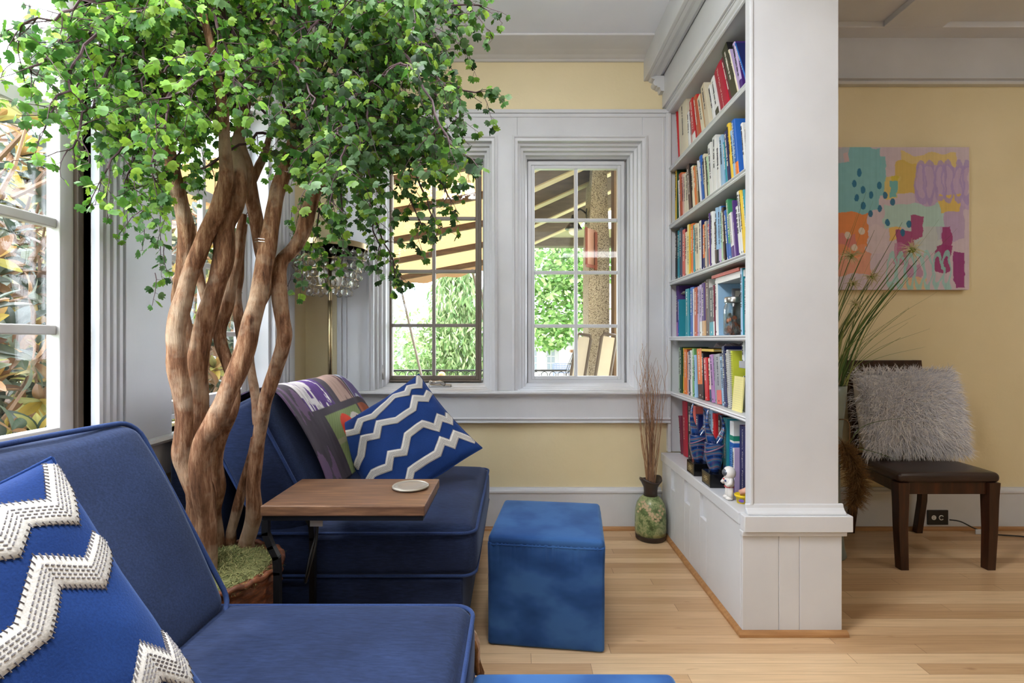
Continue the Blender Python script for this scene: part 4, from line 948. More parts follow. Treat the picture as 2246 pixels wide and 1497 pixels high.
# ---- photo blanket over the far back cushion
def blanket():
    nu, nv = 150, 170                         # u across (y), v over the cushion from behind to front
    ya, yb2 = 1.885, 2.655
    path = []                                 # section in the cushion frame: x (normal), z (up)
    hxC, hzC = thC + .034, hlC + .034
    pf = [(-hxC + .0, hzC - .30), (-hxC - .006, hzC - .15), (-hxC + .004, hzC - .03), (-hxC + .05, hzC + .012), (0, hzC + .018), (hxC - .05, hzC + .010), (hxC + .0, hzC - .03), (hxC + .018, hzC - .12), (hxC + .024, hzC - .24), (hxC + .018, hzC - .36), (hxC + .006, hzC - .455)]
    pp = catmull(pf, 20); L = [0]
    for i in range(1, len(pp)): L.append(L[-1] + float(np.linalg.norm(pp[i] - pp[i - 1])))
    tot = L[-1]
    def sec(s):
        d = s * tot; i = min(len(L) - 2, max(0, int(np.searchsorted(L, d)) - 1)); f = (d - L[i]) / max(1e-9, L[i + 1] - L[i]); return pp[i] * (1 - f) + pp[i + 1] * f
    vs = []; cs = []; yc = (1.755 + 2.64) / 2
    def paint(a, b):
        """a: metres across from the near edge (0..), b: fraction along"""
        q = b * tot; char = np.array(srgb((70, 64, 74))); n1 = noise.noise(Vector((a * 30, q * 7, 0))); n2 = noise.noise(Vector((a * 60, q * 12, 5)))
        W = yb2 - ya; A = a / W
        col = char * (1 + .35 * n2)
        fr = q - .36                           # distance from where the top starts
        t_ = q / tot
        if A < .16: return char * (1 + .25 * n2) if n1 > -.15 else np.array(srgb((104, 84, 112)))
        if t_ < .70:                            # upper photograph: purple and white clothing
            if .16 <= A < .52:
                k = A + .06 * n1
                if k < .36: c = srgb((206, 200, 202))
                elif k < .44: c = srgb((84, 56, 122))
                elif k < .47: c = srgb((226, 222, 220))
                else: c = srgb((80, 60, 110))
                c = np.array(c)
                if n2 > .22 and t_ > .45: c = np.array(srgb((88, 60, 124)))
                if n2 < -.3: c = c * .72
                return c
            if A < .60: return char * (1 + .25 * n2)
            if A < .84:
                c = np.array(srgb((176, 148, 138))) * (1 + .22 * n2)
                if t_ < .36: c = np.array(srgb((206, 196, 190)))
                if n1 > .3: c = np.array(srgb((120, 92, 96)))
                return c
            if A < .88: return char
            c = np.array(srgb((186, 190, 204)))
            if n1 > .1: c = np.array(srgb((96, 84, 128)))
            return c
        if t_ < .735: return char
        if A < .30: return char * (1 + .25 * n2)
        if A < .80:                             # lower photograph: green field, red cap
            c = np.array(srgb((126, 142, 96))) * (1 + .25 * math.sin((a + q) * 260) * .5)
            x, y = (A - .30) / .50, (t_ - .735) / .265
            if (y > .42 and y < .5 and x < .5): c = np.array(srgb((150, 150, 120)))
            if ((x - .74) / .22) ** 2 + ((y - .42) / .32) ** 2 < 1: c = np.array(srgb((206, 196, 184)))
            if ((x - .44) / .22) ** 2 + ((y - .42) / .36) ** 2 < 1: c = np.array(srgb((212, 66, 44)))
            if ((x - .50) / .20) ** 2 + ((y - .88) / .34) ** 2 < 1: c = np.array(srgb((64, 42, 38)))
            if ((x - .52) / .15) ** 2 + ((y - .98) / .28) ** 2 < 1: c = np.array(srgb((150, 92, 66))) * (1 + .4 * n1)
            if ((x - .86) / .17) ** 2 + ((y - .95) / .30) ** 2 < 1: c = np.array(srgb((150, 70, 50)))
            return c
        if A < .83: return char
        return np.array(srgb((150, 84, 58))) * (1 + .4 * n1)
    for i in range(nv + 1):
        s_ = i / nv
        for k in range(nu + 1):
            A = k / nu; skew = .085 * (1 - s_) * 0 + .05 * (s_ - .4)
            y = ya + A * (yb2 - ya) - skew * (1 - A) - .02 * math.sin(s_ * 5)
            sx, sz = sec(s_)
            fold = .006 * noise.noise(Vector((A * 5, s_ * 4, 2))) + .003 * math.sin(A * 30 + s_ * 4) * (.5 + .5 * math.sin(A * 9))
            nx, nz = (1 if sx > 0 else -1) * min(1, abs(sx) / hxC) , min(1, max(0, (sz - hzC + .1) / .1))
            edge = -.035 * max(0, (y - 2.60) / .055) ** 2 if y > 2.60 else 0
            pnt = MC @ Vector((sx + nx * (fold + .003), y - yc, sz + nz * fold + edge)); vs.append(pnt); cs.append(np.clip(paint(A * (yb2 - ya), s_), 0, 1))
    m_ = MB(); n = nu + 1; m_.add(vs, [(i * n + k, i * n + k + 1, (i + 1) * n + k + 1, (i + 1) * n + k) for i in range(nv) for k in range(nu)]); m_.c = cs
    o = m_.build('photo_blanket', attr_mat('printed_fleece', .95, 300, .3), smooth=True)
    sd = o.modifiers.new('thickness', 'SOLIDIFY'); sd.thickness = .005; sd.offset = 0
    tag(o, 'charcoal fleece blanket with printed photos draped over far sofa back', 'blanket')
    def on(A, t_, off=.006):
        sx, sz = sec(t_); y = ya + A * (yb2 - ya) - .05 * (t_ - .4) * (1 - A) - .02 * math.sin(t_ * 5); return MC @ Vector((sx + off + .002, y - yc, sz))
    for s2, A, t_, colr, hgt in (('A', .52, .815, (40, 36, 96), .05), ('B', .70, .80, (120, 30, 40), .035)):
        g = MB(); c0 = on(A, t_, .010); r_ = (on(A + .04, t_) - on(A, t_)).normalized(); u2 = (on(A, t_ - .03) - on(A, t_)).normalized()
        put_text(g, s2, c0, r_, u2, height=hgt, length=hgt * .8); g.build('cap_letter', plain(colr, .8), o, local=True)
blanket()
# ================================================================ INDOOR TREE IN ITS BASKET
TX, TY = -.91, 1.50
tree = thing('indoor_tree', 'tall artificial tree with twisting bare trunks and small lobed leaves, between the sofa sections', 'tree', (TX, TY, .47))
m = NM('tree_bark'); v = m.coord(scale=(1, 1, .13)); g1 = m.noise(v, 60, 6, .72); g2 = m.noise(m.coord(), 7, 4, .6)
c1 = m.ramp(g1, [(.3, srgb((70, 46, 34))), (.5, srgb((140, 100, 74))), (.66, srgb((190, 152, 120)))])
c2 = m.mix(m.ramp(g2, [(.5, (0, 0, 0)), (.64, (.75, .75, .75))]), c1, srgb((196, 172, 146)))
m.base(c2); m.bump(g1, 1.0, .012); m.set(Roughness=.9, Specular_IOR_Level=.15); BARK = m.m
TR = [
 ([(446, 1110, 1.47), (414, 1038, 1.47), (398, 990, 1.46), (402, 900, 1.45), (388, 778, 1.44), (387, 720, 1.44), (402, 650, 1.45), (423, 584, 1.47), (450, 517, 1.48), (479, 464, 1.49), (494, 400, 1.49), (494, 317, 1.46), (488, 233, 1.43), (470, 150, 1.40), (440, 0, 1.36), (400, -150, 1.32)], [21, 22, 20, 18, 20, 19, 18, 17, 17, 17, 16, 15, 14, 12, 9, 6]),
 ([(430, 1100, 1.56), (412, 960, 1.57), (404, 860, 1.58), (408, 750, 1.58), (396, 660, 1.57), (406, 584, 1.56), (410, 517, 1.55), (398, 450, 1.53), (380, 384, 1.51), (372, 317, 1.49), (366, 240, 1.46), (330, 110, 1.42), (298, 0, 1.38), (270, -110, 1.34)], [18, 17, 16, 15, 16, 17, 17, 16, 15, 14, 13, 11, 9, 6]),
 ([(410, 540, 1.56), (426, 560, 1.57), (436, 600, 1.58), (448, 650, 1.58), (452, 690, 1.57)], [9, 9, 9, 8, 7]),
 ([(448, 1120, 1.50), (442, 1070, 1.50), (426, 1010, 1.51), (436, 930, 1.52), (434, 870, 1.52), (436, 782, 1.52), (452, 700, 1.52), (477, 618, 1.52), (489, 551, 1.52), (494, 490, 1.53), (520, 440, 1.54), (522, 367, 1.55), (524, 300, 1.57), (545, 200, 1.58), (566, 80, 1.58), (580, -100, 1.58)], [22, 22, 20, 21, 22, 21, 20, 20, 21, 19, 19, 16, 15, 12, 10, 7]),
 ([(578, 580, 1.66), (572, 547, 1.64), (562, 490, 1.62), (552, 434, 1.6), (540, 367, 1.58), (527, 307, 1.56), (524, 230, 1.54), (480, 110, 1.5), (450, -40, 1.46)], [12, 14, 14, 14, 14, 14, 12, 10, 7]),
 ([(552, 400, 1.6), (566, 366, 1.62), (580, 338, 1.64), (590, 290, 1.66)], [8, 9, 8, 6]),
 ([(452, 1130, 1.43), (440, 1060, 1.42), (438, 1010, 1.42), (446, 965, 1.42), (474, 922, 1.43), (506, 850, 1.45), (536, 775, 1.47), (552, 705, 1.48), (566, 640, 1.50), (582, 567, 1.52), (594, 500, 1.54), (607, 434, 1.56), (626, 374, 1.58), (640, 310, 1.60), (650, 230, 1.6), (660, 100, 1.58), (690, -60, 1.56)], [20, 21, 20, 20, 21, 20, 20, 19, 18, 18, 17, 16, 15, 13, 11, 9, 6]),
 ([(540, 1190, 1.63), (556, 1130, 1.62), (556, 1060, 1.61), (560, 990, 1.60), (574, 930, 1.59), (585, 870, 1.58), (606, 810, 1.57), (624, 742, 1.56), (621, 700, 1.56), (613, 650, 1.56), (611, 600, 1.57), (620, 572, 1.58), (646, 545, 1.59), (664, 510, 1.60), (676, 460, 1.61), (696, 407, 1.62), (732, 367, 1.63), (758, 317, 1.63), (780, 260, 1.62), (800, 170, 1.6), (830, 60, 1.58), (850, -80, 1.55)], [15, 17, 15, 14, 14, 14, 15, 16, 16, 16, 15, 15, 15, 15, 15, 15, 13, 12, 11, 10, 8, 6]),
 ([(506, 1165, 1.64), (520, 1110, 1.64), (536, 1050, 1.63), (548, 1000, 1.62), (556, 960, 1.60)], [10, 10, 9, 8, 7]),
 ([(474, 1190, 1.62), (466, 1130, 1.61), (478, 1070, 1.60), (474, 1010, 1.59), (486, 950, 1.58), (512, 890, 1.57), (508, 820, 1.57), (486, 758, 1.57), (482, 718, 1.58), (500, 665, 1.58), (512, 600, 1.59), (520, 540, 1.60), (534, 470, 1.61)], [16, 17, 15, 14, 14, 13, 12, 13, 13, 12, 11, 10, 8]),
 ([(566, 930, 1.585), (562, 882, 1.59), (552, 820, 1.61), (546, 770, 1.62), (556, 700, 1.63), (586, 640, 1.63), (598, 590, 1.62)], [9, 9, 9, 9, 10, 11, 10]),
 ([(534, 770, 1.62), (526, 720, 1.63), (518, 660, 1.64), (520, 600, 1.65), (524, 540, 1.65), (532, 490, 1.64)], [9, 10, 11, 12, 12, 10]),
]
def z_fix(p):
    return p
ntr = 0
for pts, rad in TR:
    rows = catmull([(*P(a, b, y), r * y / F * (.78 if b < 330 else 1)) for (a, b, y), r in zip(pts, rad)], 7)
    pp = [Vector(r[:3]) for r in rows]; rr = [float(r[3]) for r in rows]
    if pts[0][1] > 1000:                     # root it in the moss
        b0 = pp[0].copy(); d = b0 - Vector((TX, TY, b0.z)); 
        if d.length > .14: d = d.normalized() * .14
        tgt = Vector((TX, TY, .455)) + Vector((d.x, d.y, 0))
        if b0.z > .47:
            k = max(2, int((b0.z - .455) / .03)); pre = [tgt.lerp(b0, i / k) for i in range(k)]; pp = pre + pp; rr = [rr[0] * 1.08] * k + rr
    pp = [p + Vector((noise.noise(p * 9) * .004, noise.noise(p * 9 + Vector((5, 0, 0))) * .006, 0)) for p in pp]
    rr = [r * (1 + .10 * noise.noise(p * 13)) for p, r in zip(pp, rr)]
    m_ = MB(); m_.tube(pp, rr, 16, wob=.10); m_.build('trunk', BARK, tree, smooth=True); ntr += 1
m_ = MB(); a = P(568, 524, 1.50)
for dz in (0, -.008): m_.tube([a + Vector((-.012, 0, dz)), a + Vector((0, -.003, dz + .001)), a + Vector((.016, .002, dz))], .0012, 5)
m_.build('wire_tie', STEEL, tree)
# twigs and leaves
LB = [(20, 60), (60, 200), (120, 330), (200, 380), (300, 440), (370, 430), (400, 330), (480, 300), (560, 300), (620, 330), (690, 470), (780, 560), (850, 600), (900, 520), (960, 480), (1000, 430), (1035, 240), (1060, 30)]
def lowb(px): return float(np.interp(px, [a for a, _ in LB], [b for _, b in LB]))
hubs = [P(500, 120, 1.45), P(330, 90, 1.38), P(560, 60, 1.55), P(660, 60, 1.58), P(800, 150, 1.6), P(370, 250, 1.46), P(650, 230, 1.6), P(520, 230, 1.52), P(740, 340, 1.63), P(640, 300, 1.6)]
LEAF = [(0, 0), (.20, .02), (.42, .10), (.52, .30), (.40, .48), (.46, .66), (.26, .76), (.12, .64), (0, .92), (-.12, .64), (-.26, .76), (-.46, .66), (-.40, .48), (-.52, .30), (-.42, .10), (-.20, .02)]
twv = MB(); lv, lf, lc = [], [], []
GR = [srgb(c) for c in ((62, 108, 44), (76, 128, 48), (92, 142, 54), (128, 176, 64), (156, 196, 66), (48, 84, 40), (100, 142, 84), (122, 162, 104))]
def leaf(p, stem_dir, size, window_lit):
    """a hanging three-lobed leaf"""
    d = (stem_dir * .5 + Vector((random.gauss(0, .5), random.gauss(0, .5), -.55 + random.gauss(0, .4)))).normalized()
    nrm = Vector((random.gauss(0, .6), -1 + random.gauss(0, .6), random.gauss(0.3, .5))); nrm = (nrm - d * nrm.dot(d)).normalized(); sd = d.cross(nrm)
    b = len(lv); fold = random.uniform(.08, .3)
    lv.append(p + d * size * .42 + nrm * 0)
    for x, y in LEAF: lv.append(p + d * (y * size) + sd * (x * size) - nrm * (abs(x) * size * fold) - nrm * (.12 * size * y * y))
    for k in range(len(LEAF)): lf.append((b, b + 1 + k, b + 1 + (k + 1) % len(LEAF)))
    c = np.array(random.choice(GR[3:5] + GR[:4]) if window_lit else random.choice(GR)) * random.uniform(.75, 1.2) * (.97 if window_lit else .74)
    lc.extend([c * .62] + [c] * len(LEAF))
def twig(p0, d, length, r0, window_lit, lsz=.0235):
    n = max(4, int(length / .0175)); p = p0.copy(); pts = [p.copy()]; d = d.normalized(); bend = Vector((random.gauss(0, .3), random.gauss(0, .3), -.9)) * random.uniform(.04, .16)
    for i in range(n):
        d = (d + bend + Vector((random.gauss(0, .13), random.gauss(0, .13), random.gauss(0, .10)))).normalized()
        p = p + d * (length / n); 
        if p.x < -1.235: p.x = -1.235
        if p.z > 2.80: p.z = 2.80
        pts.append(p.copy())
        if i > 0 or random.random() < .5:
            for q in range(random.choice((1, 1, 2))):
                sd = Vector((random.gauss(0, 1), random.gauss(0, 1), random.gauss(-.2, .7))).normalized(); e = p + sd * random.uniform(.008, .02)
                twv.tube([p, e], .0006, 3, cap=False); leaf(e, sd, lsz * random.uniform(.75, 1.25), window_lit)
    twv.tube(pts, [r0 * (1 - .6 * i / len(pts)) for i in range(len(pts))], 4, cap=False)
    return pts
nb = 0; tips = []
for a in ((40, 60, 1.12), (70, 150, 1.12), (110, 250, 1.13), (150, 330, 1.18), (230, 380, 1.2), (280, 420, 1.3), (330, 455, 1.5), (1050, 205, 1.55), (1055, 15, 1.5), (1000, 60, 1.5), (990, 440, 1.62), (960, 500, 1.62), (1010, 330, 1.6), (870, 590, 1.68), (840, 560, 1.66), (760, 560, 1.7), (920, 300, 1.55), (930, 500, 1.7), (1000, 260, 1.55), (700, 520, 1.75)): tips.append(P(*a))
while len(tips) < 145:
    px = random.uniform(60, 1030); py = random.uniform(-230, lowb(px) - 5); y = random.uniform(1.08, 1.92)
    if 375 < px < 640 and py > 250 and y < 1.66: continue
    q = P(px, py, y)
    if q.x < -1.2 or q.z > 2.75: continue
    if ((q.x + .75) / .75) ** 2 + ((q.y - 1.5) / .52) ** 2 > 1.25 and px < 900: continue
    tips.append(q)
for ti, tip in enumerate(tips):
    hub = min(random.sample(hubs, 4), key=lambda h: (h - tip).length)
    mid = hub.lerp(tip, .5) + Vector((random.gauss(0, .03), random.gauss(0, .03), .07 + random.uniform(0, .06)))
    cur = catmull([tuple(hub), tuple(hub.lerp(mid, .5) + Vector((0, 0, .03))), tuple(mid), tuple(mid.lerp(tip, .55) + Vector((0, 0, .012))), tuple(tip)], 5)
    cur = [Vector(c) + Vector((random.gauss(0, .004), random.gauss(0, .004), random.gauss(0, .004))) for c in cur]
    twv.tube(cur, [.0045 * (1 - .75 * i / len(cur)) + .0009 for i in range(len(cur))], 5, cap=False)
    window_lit = tip.x < -.65  # window-side leaves get backlight put into their colour, the rest are darkened
    for i in range(6, len(cur)):
        if random.random() < .8:
            dd = (cur[i] - cur[i - 1]).normalized(); sd = Vector((random.gauss(0, .8), random.gauss(0, .8), random.gauss(-.15, .5)))
            twig(cur[i], dd * .7 + sd, random.uniform(.07, .17), .0014, window_lit)
    twig(cur[-1], (cur[-1] - cur[-2]), random.uniform(.05, .12), .0012, window_lit)
# hanging strands seen beside the trunks
for a, l_ in (((352, 490, 1.62), .22), ((360, 560, 1.58), .18), ((340, 620, 1.5), .10), ((700, 560, 1.75), .16), ((660, 560, 1.8), .2), ((640, 480, 1.8), .2), ((855, 560, 1.7), .14), ((470, 560, 1.8), .2), ((545, 480, 1.8), .16), ((440, 690, 1.7), .06), ((640, 620, 1.8), .08), ((960, 160, 1.5), .14), ((310, 500, 1.5), .1)):
    twig(P(*a) + Vector((0, 0, .03)), Vector((random.gauss(0, .2), 0, -1)), l_, .0014, False, .025)
twv.build('twigs', plain((66, 40, 46), .7), tree)['kind'] = 'stuff'
LM = attr_mat('tree_leaf', .5, 0, 0, .38)
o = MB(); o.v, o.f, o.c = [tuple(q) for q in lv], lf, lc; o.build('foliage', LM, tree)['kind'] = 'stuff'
# woven basket + moss
bk = thing('woven_basket', 'brown woven basket holding the tree, between the sofa sections', 'basket', (TX, TY, 0))
m_ = MB(); n = 120; prof = []
for i in range(61):
    z = .004 + .452 * i / 60; r = .148 + .045 * (z / .456) ** .8; prof.append((r, z))
def weave(q, a):
    row = int((q.z) / .0155); u = a / (2 * PI) * 30
    k = math.sin(PI * (u + row)) ; ph = abs(math.sin(PI * q.z / .0155))
    d = Vector((q.x - TX, q.y - TY, 0)).normalized(); return q + d * (.0045 * k + .004 * ph)
m_.lathe(prof, 180, (TX, TY, 0), fn=weave); m_.build('woven_body', wood('wicker', (60, 30, 16), (170, 96, 54), (20, 20, 60), .6, .4), bk, smooth=True)
m_ = MB(); m_.tube([(TX + .195 * math.cos(a), TY + .195 * math.sin(a), .458 + .004 * math.sin(a * 24)) for a in np.linspace(0, 2 * PI, 90)], .008, 8, cap=False); m_.build('rim', wood('wicker_rim', (70, 36, 20), (150, 86, 48), (30, 30, 30), .6, .4), bk, smooth=True)
m_ = MB(); m_.lathe([(.186, .43), (.184, .445), (.14, .468), (.08, .478), (.001, .482)], 40, (TX, TY, 0)); ms = m_.build('moss', plain((118, 118, 72), .95), bk, smooth=True); ms['kind'] = 'stuff'
vs, fs, cs = [], [], []
for k in range(5200):
    r = .186 * math.sqrt(random.random()); a = random.uniform(0, 2 * PI); z = .482 - .04 * (r / .186) ** 2
    p = Vector((TX + r * math.cos(a), TY + r * math.sin(a), z)); h_ = random.uniform(0, 2 * PI); d = Vector((math.cos(h_), math.sin(h_), random.uniform(-.1, .5))).normalized(); l_ = random.uniform(.012, .04)
    sd = d.cross(Vector((0, 0, 1))).normalized() * .0009; q1 = p + d * l_ * .5 + Vector((0, 0, random.uniform(.001, .008))); q2 = p + d * l_
    b = len(vs); vs += [p - sd, p + sd, q1 + sd, q1 - sd, q2]; fs += [(b, b + 1, b + 2, b + 3), (b + 3, b + 2, b + 4)]
    c = np.array(srgb(random.choice(((150, 150, 96), (122, 128, 78), (170, 164, 112), (98, 108, 62))))); cs += [c] * 5
o = MB(); o.v, o.f, o.c = [tuple(q) for q in vs], fs, cs; o = o.build('moss_fibres', attr_mat('moss_fibre', .9), bk); o['kind'] = 'stuff'

# ================================================================ C-SHAPED SIDE TABLE
tb = thing('side_table', 'small c-shaped table with walnut top and black metal legs', 'table', (-.5, 1.6, 0))
m_ = MB(); m_.box(-.737, -.262, 1.45, 1.735, .630, .660); m_.build('table_top', TABLEW, tb, bevel=.003)
m_ = MB()
for y in (1.458, 1.712): m_.box(-.735, -.268, y, y + .015, .6145, .6295)
for x in (-.735, -.283): m_.box(x, x + .015, 1.473, 1.712, .6145, .6295)
m_.build('top_frame', BLACK, tb, bevel=.001)
for y in (1.458, 1.712):
    m_ = MB(); yy = y + .0075
    ctl = [(-.728, yy, .612), (-.728, yy, .575), (-.712, yy, .535), (-.697, yy, .505), (-.694, yy, .46), (-.694, yy, .03), (-.694, yy, .014), (-.68, yy, .0095), (-.30, yy, .0095)]
    for a, b in zip(ctl[:-1], ctl[1:]):
        a, b = Vector(a), Vector(b); dv = (b - a); ln = dv.length; dv.normalize(); rt = Vector((0, 1, 0)); nn = dv.cross(rt)
        q = [a - dv * .004 + rt * .009 * i + nn * .009 * j for i, j in ((1, 1), (1, -1), (-1, -1), (-1, 1))]; q += [w_ + dv * (ln + .008) for w_ in q]
        m_.add(q, [(0, 1, 2, 3), (7, 6, 5, 4), (0, 4, 5, 1), (1, 5, 6, 2), (2, 6, 7, 3), (3, 7, 4, 0)])
    m_.build('leg', BLACK, tb)
m_ = MB(); m_.box(-.703, -.685, 1.473, 1.712, .10, .115); m_.build('cross_bar', BLACK, tb)
c_ = thing('coaster', 'round grey metal coaster on the small walnut table', 'coaster', (-.34, 1.63, .6602))
m_ = MB(); m_.lathe([(.050, .0003), (.058, .003), (.059, .007), (.0565, .0095), (.054, .0085), (.053, .0065)], 48, (-.34, 1.63, .6602)); m_.build('rim', plain((178, 172, 160), .35, .5), c_, smooth=True)
m_ = MB(); m_.lathe([(.0535, .002), (.0535, .0068), (.040, .0070), (.0385, .0076), (.037, .0070), (.001, .0070)], 48, (-.34, 1.63, .6602)); m_.build('disc', plain((150, 142, 132), .4, .3), c_, smooth=True)
# cable hanging under the table with a white tag
cb = thing('charging_cable', 'black looped cable with a white tag hanging under the walnut table', 'cable', (-.66, 1.60, .45))
pts = catmull([(-.69, 1.70, .605), (-.655, 1.66, .55), (-.645, 1.62, .48), (-.655, 1.60, .42), (-.675, 1.615, .36), (-.68, 1.66, .42), (-.672, 1.70, .50), (-.68, 1.705, .60)], 6)
m_ = MB(); m_.tube(pts, .0045, 6); m_.build('cord', BLACK, cb, smooth=True)
m_ = MB(); m_.box(-.655, -.615, 1.60, 1.602, .545, .605); m_.build('tag', plain((222, 222, 220), .6), cb)
# tasselled brown throw corner hanging off the near sofa seat
th_ = thing('tasselled_throw', 'corner of brown woven throw with tassels behind the near seat', 'throw', (-.13, 1.31, .36))
m_ = MB(); rows = []
for i in range(13):
    s_ = i / 12
    for k in range(5): rows.append((-.22 + .125 * min(1, s_ * 1.4) + .004 * math.sin(k * 2 + i), 1.285 + .012 * k + .004 * math.sin(i * 1.3 + k), .425 - (max(0, s_ - .35)) ** 1.2 * .24 + .004 * math.sin(i + k)))
m_.add(rows, [(i * 5 + k, i * 5 + k + 1, i * 5 + k + 6, i * 5 + k + 5) for i in range(12) for k in range(4)])
o = m_.build('woven_cloth', fabric('rust_weave', (96, 58, 34), (170, 118, 70), 160, tint=(1, .8, .6)), th_, smooth=True); sm = o.modifiers.new('t', 'SOLIDIFY'); sm.thickness = .012
for k in range(5):
    m_ = MB(); x, y = -.094, 1.283 + .012 * k
    for q in range(9): m_.tube([(x, y, .29), (x + random.gauss(.004, .004), y + random.gauss(0, .004), .26), (x + random.gauss(.004, .006), y + random.gauss(0, .006), .225 - .01 * k)], .0011, 3, cap=False)
    m_.build('tassel', plain((146, 100, 62), .9), th_)

# ================================================================ FLOOR LAMP WITH CRYSTALS
LX, LY = (724 - CX) * 2.80 / F, 2.80
lp = thing('crystal_floor_lamp', 'brass floor lamp with tiers of hanging crystal drops in the corner', 'floor lamp', (LX, LY, 0))
m_ = MB(); m_.lathe([(.13, 0), (.132, .008), (.125, .014), (.03, .022), (.012, .03)], 40, (LX, LY, 0)); m_.build('base', BRASS, lp, smooth=True)
m_ = MB(); m_.tube([(LX, LY, .02), (LX, LY, .9), (LX, LY, 1.70)], .0095, 14); m_.tube([(LX, LY, .85), (LX, LY, 1.36)], .0115, 14); m_.build('pole', BRASS, lp, smooth=True)
zl = lambda py: H + (CY - py) * LY / F
m_ = MB(); m_.lathe([(.20, zl(548)), (.203, zl(548)), (.203, zl(536)), (.20, zl(536)), (.20, zl(548))], 56, (LX, LY, 0)); m_.box(LX - .2, LX + .2, LY - .004, LY + .004, zl(545), zl(540)); m_.box(LX - .004, LX + .004, LY - .2, LY + .2, zl(545), zl(540)); m_.build('shade_ring', BRASS, lp, auto=40)
CR = clear_glass('crystal_glass', (.97, .98, 1), .35)
proto = None; cnt = 0
for ti, (py, r, n_) in enumerate(((562, .197, 22), (587, .178, 20), (607, .156, 18), (624, .136, 15), (642, .108, 13))):
    for k in range(n_):
        a = 2 * PI * (k + .5 * (ti % 2)) / n_; x, y, z = LX + r * math.cos(a), LY + r * math.sin(a), zl(py)
        if proto is None:
            g = MB(); g.lathe([(.0001, -.019), (.010, -.0165), (.0165, -.009), (.0185, 0), (.016, .009), (.008, .0175), (.002, .023), (.0001, .025)], 9, (0, 0, 0)); proto = g.build('crystal', CR, lp, local=True); c = proto
        else: c = proto.copy(); COL.objects.link(c); c.parent = lp
        c.location = (x - LX, y - LY, z); c.rotation_euler = (0, 0, random.uniform(0, 1)); cnt += 1
m_ = MB()
for ti, (py, r, n_) in enumerate(((562, .197, 22), (587, .178, 20), (607, .156, 18), (624, .136, 15), (642, .108, 13))):
    if ti: m_.tube([(LX + (r) * math.cos(a), LY + r * math.sin(a), zl(py) + .030) for a in np.linspace(0, 2 * PI, 40)], .0012, 4, cap=False)
    for k in range(n_):
        a = 2 * PI * (k + .5 * (ti % 2)) / n_; x, y, z = LX + r * math.cos(a), LY + r * math.sin(a), zl(py); m_.tube([(x, y, z + .024), (x, y, z + .040)], .0007, 3, cap=False)
for a in (0, PI / 2, PI, 1.5 * PI): m_.tube([(LX + .2 * math.cos(a), LY + .2 * math.sin(a), zl(545)), (LX + .108 * math.cos(a), LY + .108 * math.sin(a), zl(642) + .03)], .0012, 4, cap=False)
m_.build('wires', BRASS, lp)
BULB = plain((238, 234, 226), .3)
for dx in (-.045, .05):
    m_ = MB(); m_.lathe([(.008, 0), (.016, .02), (.022, .05), (.018, .08), (.006, .10), (.001, .104)], 16, (LX + dx, LY, zl(628))); m_.build('bulb', BULB, lp, smooth=True)
    m_ = MB(); m_.tube([(LX, LY, zl(632)), (LX + dx, LY, zl(632)), (LX + dx, LY, zl(628))], .005, 8); m_.build('lamp_arm', BRASS, lp)

# ================================================================ FLOOR VASE WITH TWIGS
VX, VY = (1427 - CX) * 2.885 / F, 2.885
vz = thing('floor_vase', 'green pottery floor vase with dark neck, in the corner by the bookcase', 'vase', (VX, VY, 0))
m = NM('green_crackle_glaze'); v = m.coord(); d1 = m.noise(v, 26, 6, .7); d2 = m.noise(m.coord(scale=(1, 1, 1)), 9, 3)
c1 = m.ramp(d1, [(.38, srgb((62, 78, 40))), (.5, srgb((112, 132, 82))), (.56, srgb((168, 168, 124))), (.62, srgb((104, 126, 76)))])
m.base(m.mix(m.ramp(d2, [(.45, (0, 0, 0)), (.7, (.55, .55, .55))]), c1, srgb((150, 156, 108)))); m.set(Roughness=.35, Coat_Weight=.3); m.bump(d1, .15, .002)
R_ = .089
m_ = MB(); m_.lathe([(R_ * .97, .03), (R_, .06), (R_, .10), (R_ * .985, .14), (R_ * .95, .175), (R_ * .86, .205), (R_ * .70, .228), (R_ * .52, .243), (R_ * .45, .247)], 56, (VX, VY, 0)); m_.build('body', m.m, vz, smooth=True)
DKG = plain((52, 40, 34), .4, 0, 'dark_glaze')
m_ = MB(); m_.lathe([(R_ * .88, .0005), (R_ * .95, .006), (R_ * .975, .03), (R_ * .97, .032)], 56, (VX, VY, 0)); m_.build('base_band', DKG, vz, smooth=True)
m_ = MB(); m_.lathe([(R_ * .45, .246), (R_ * .42, .27), (R_ * .45, .295), (R_ * .60, .32), (R_ * .72, .335), (R_ * .70, .345), (R_ * .6, .338), (R_ * .40, .31), (R_ * .34, .27), (R_ * .3, .2)], 48, (VX, VY, 0), fn=lambda q, a: q + Vector((0, 0, .010 * math.sin(a * 2 + .8) * max(0, (q.z - .3) / .04)))); m_.build('neck', DKG, vz, smooth=True)
m_ = MB(); CRM = plain((196, 172, 136), .5)
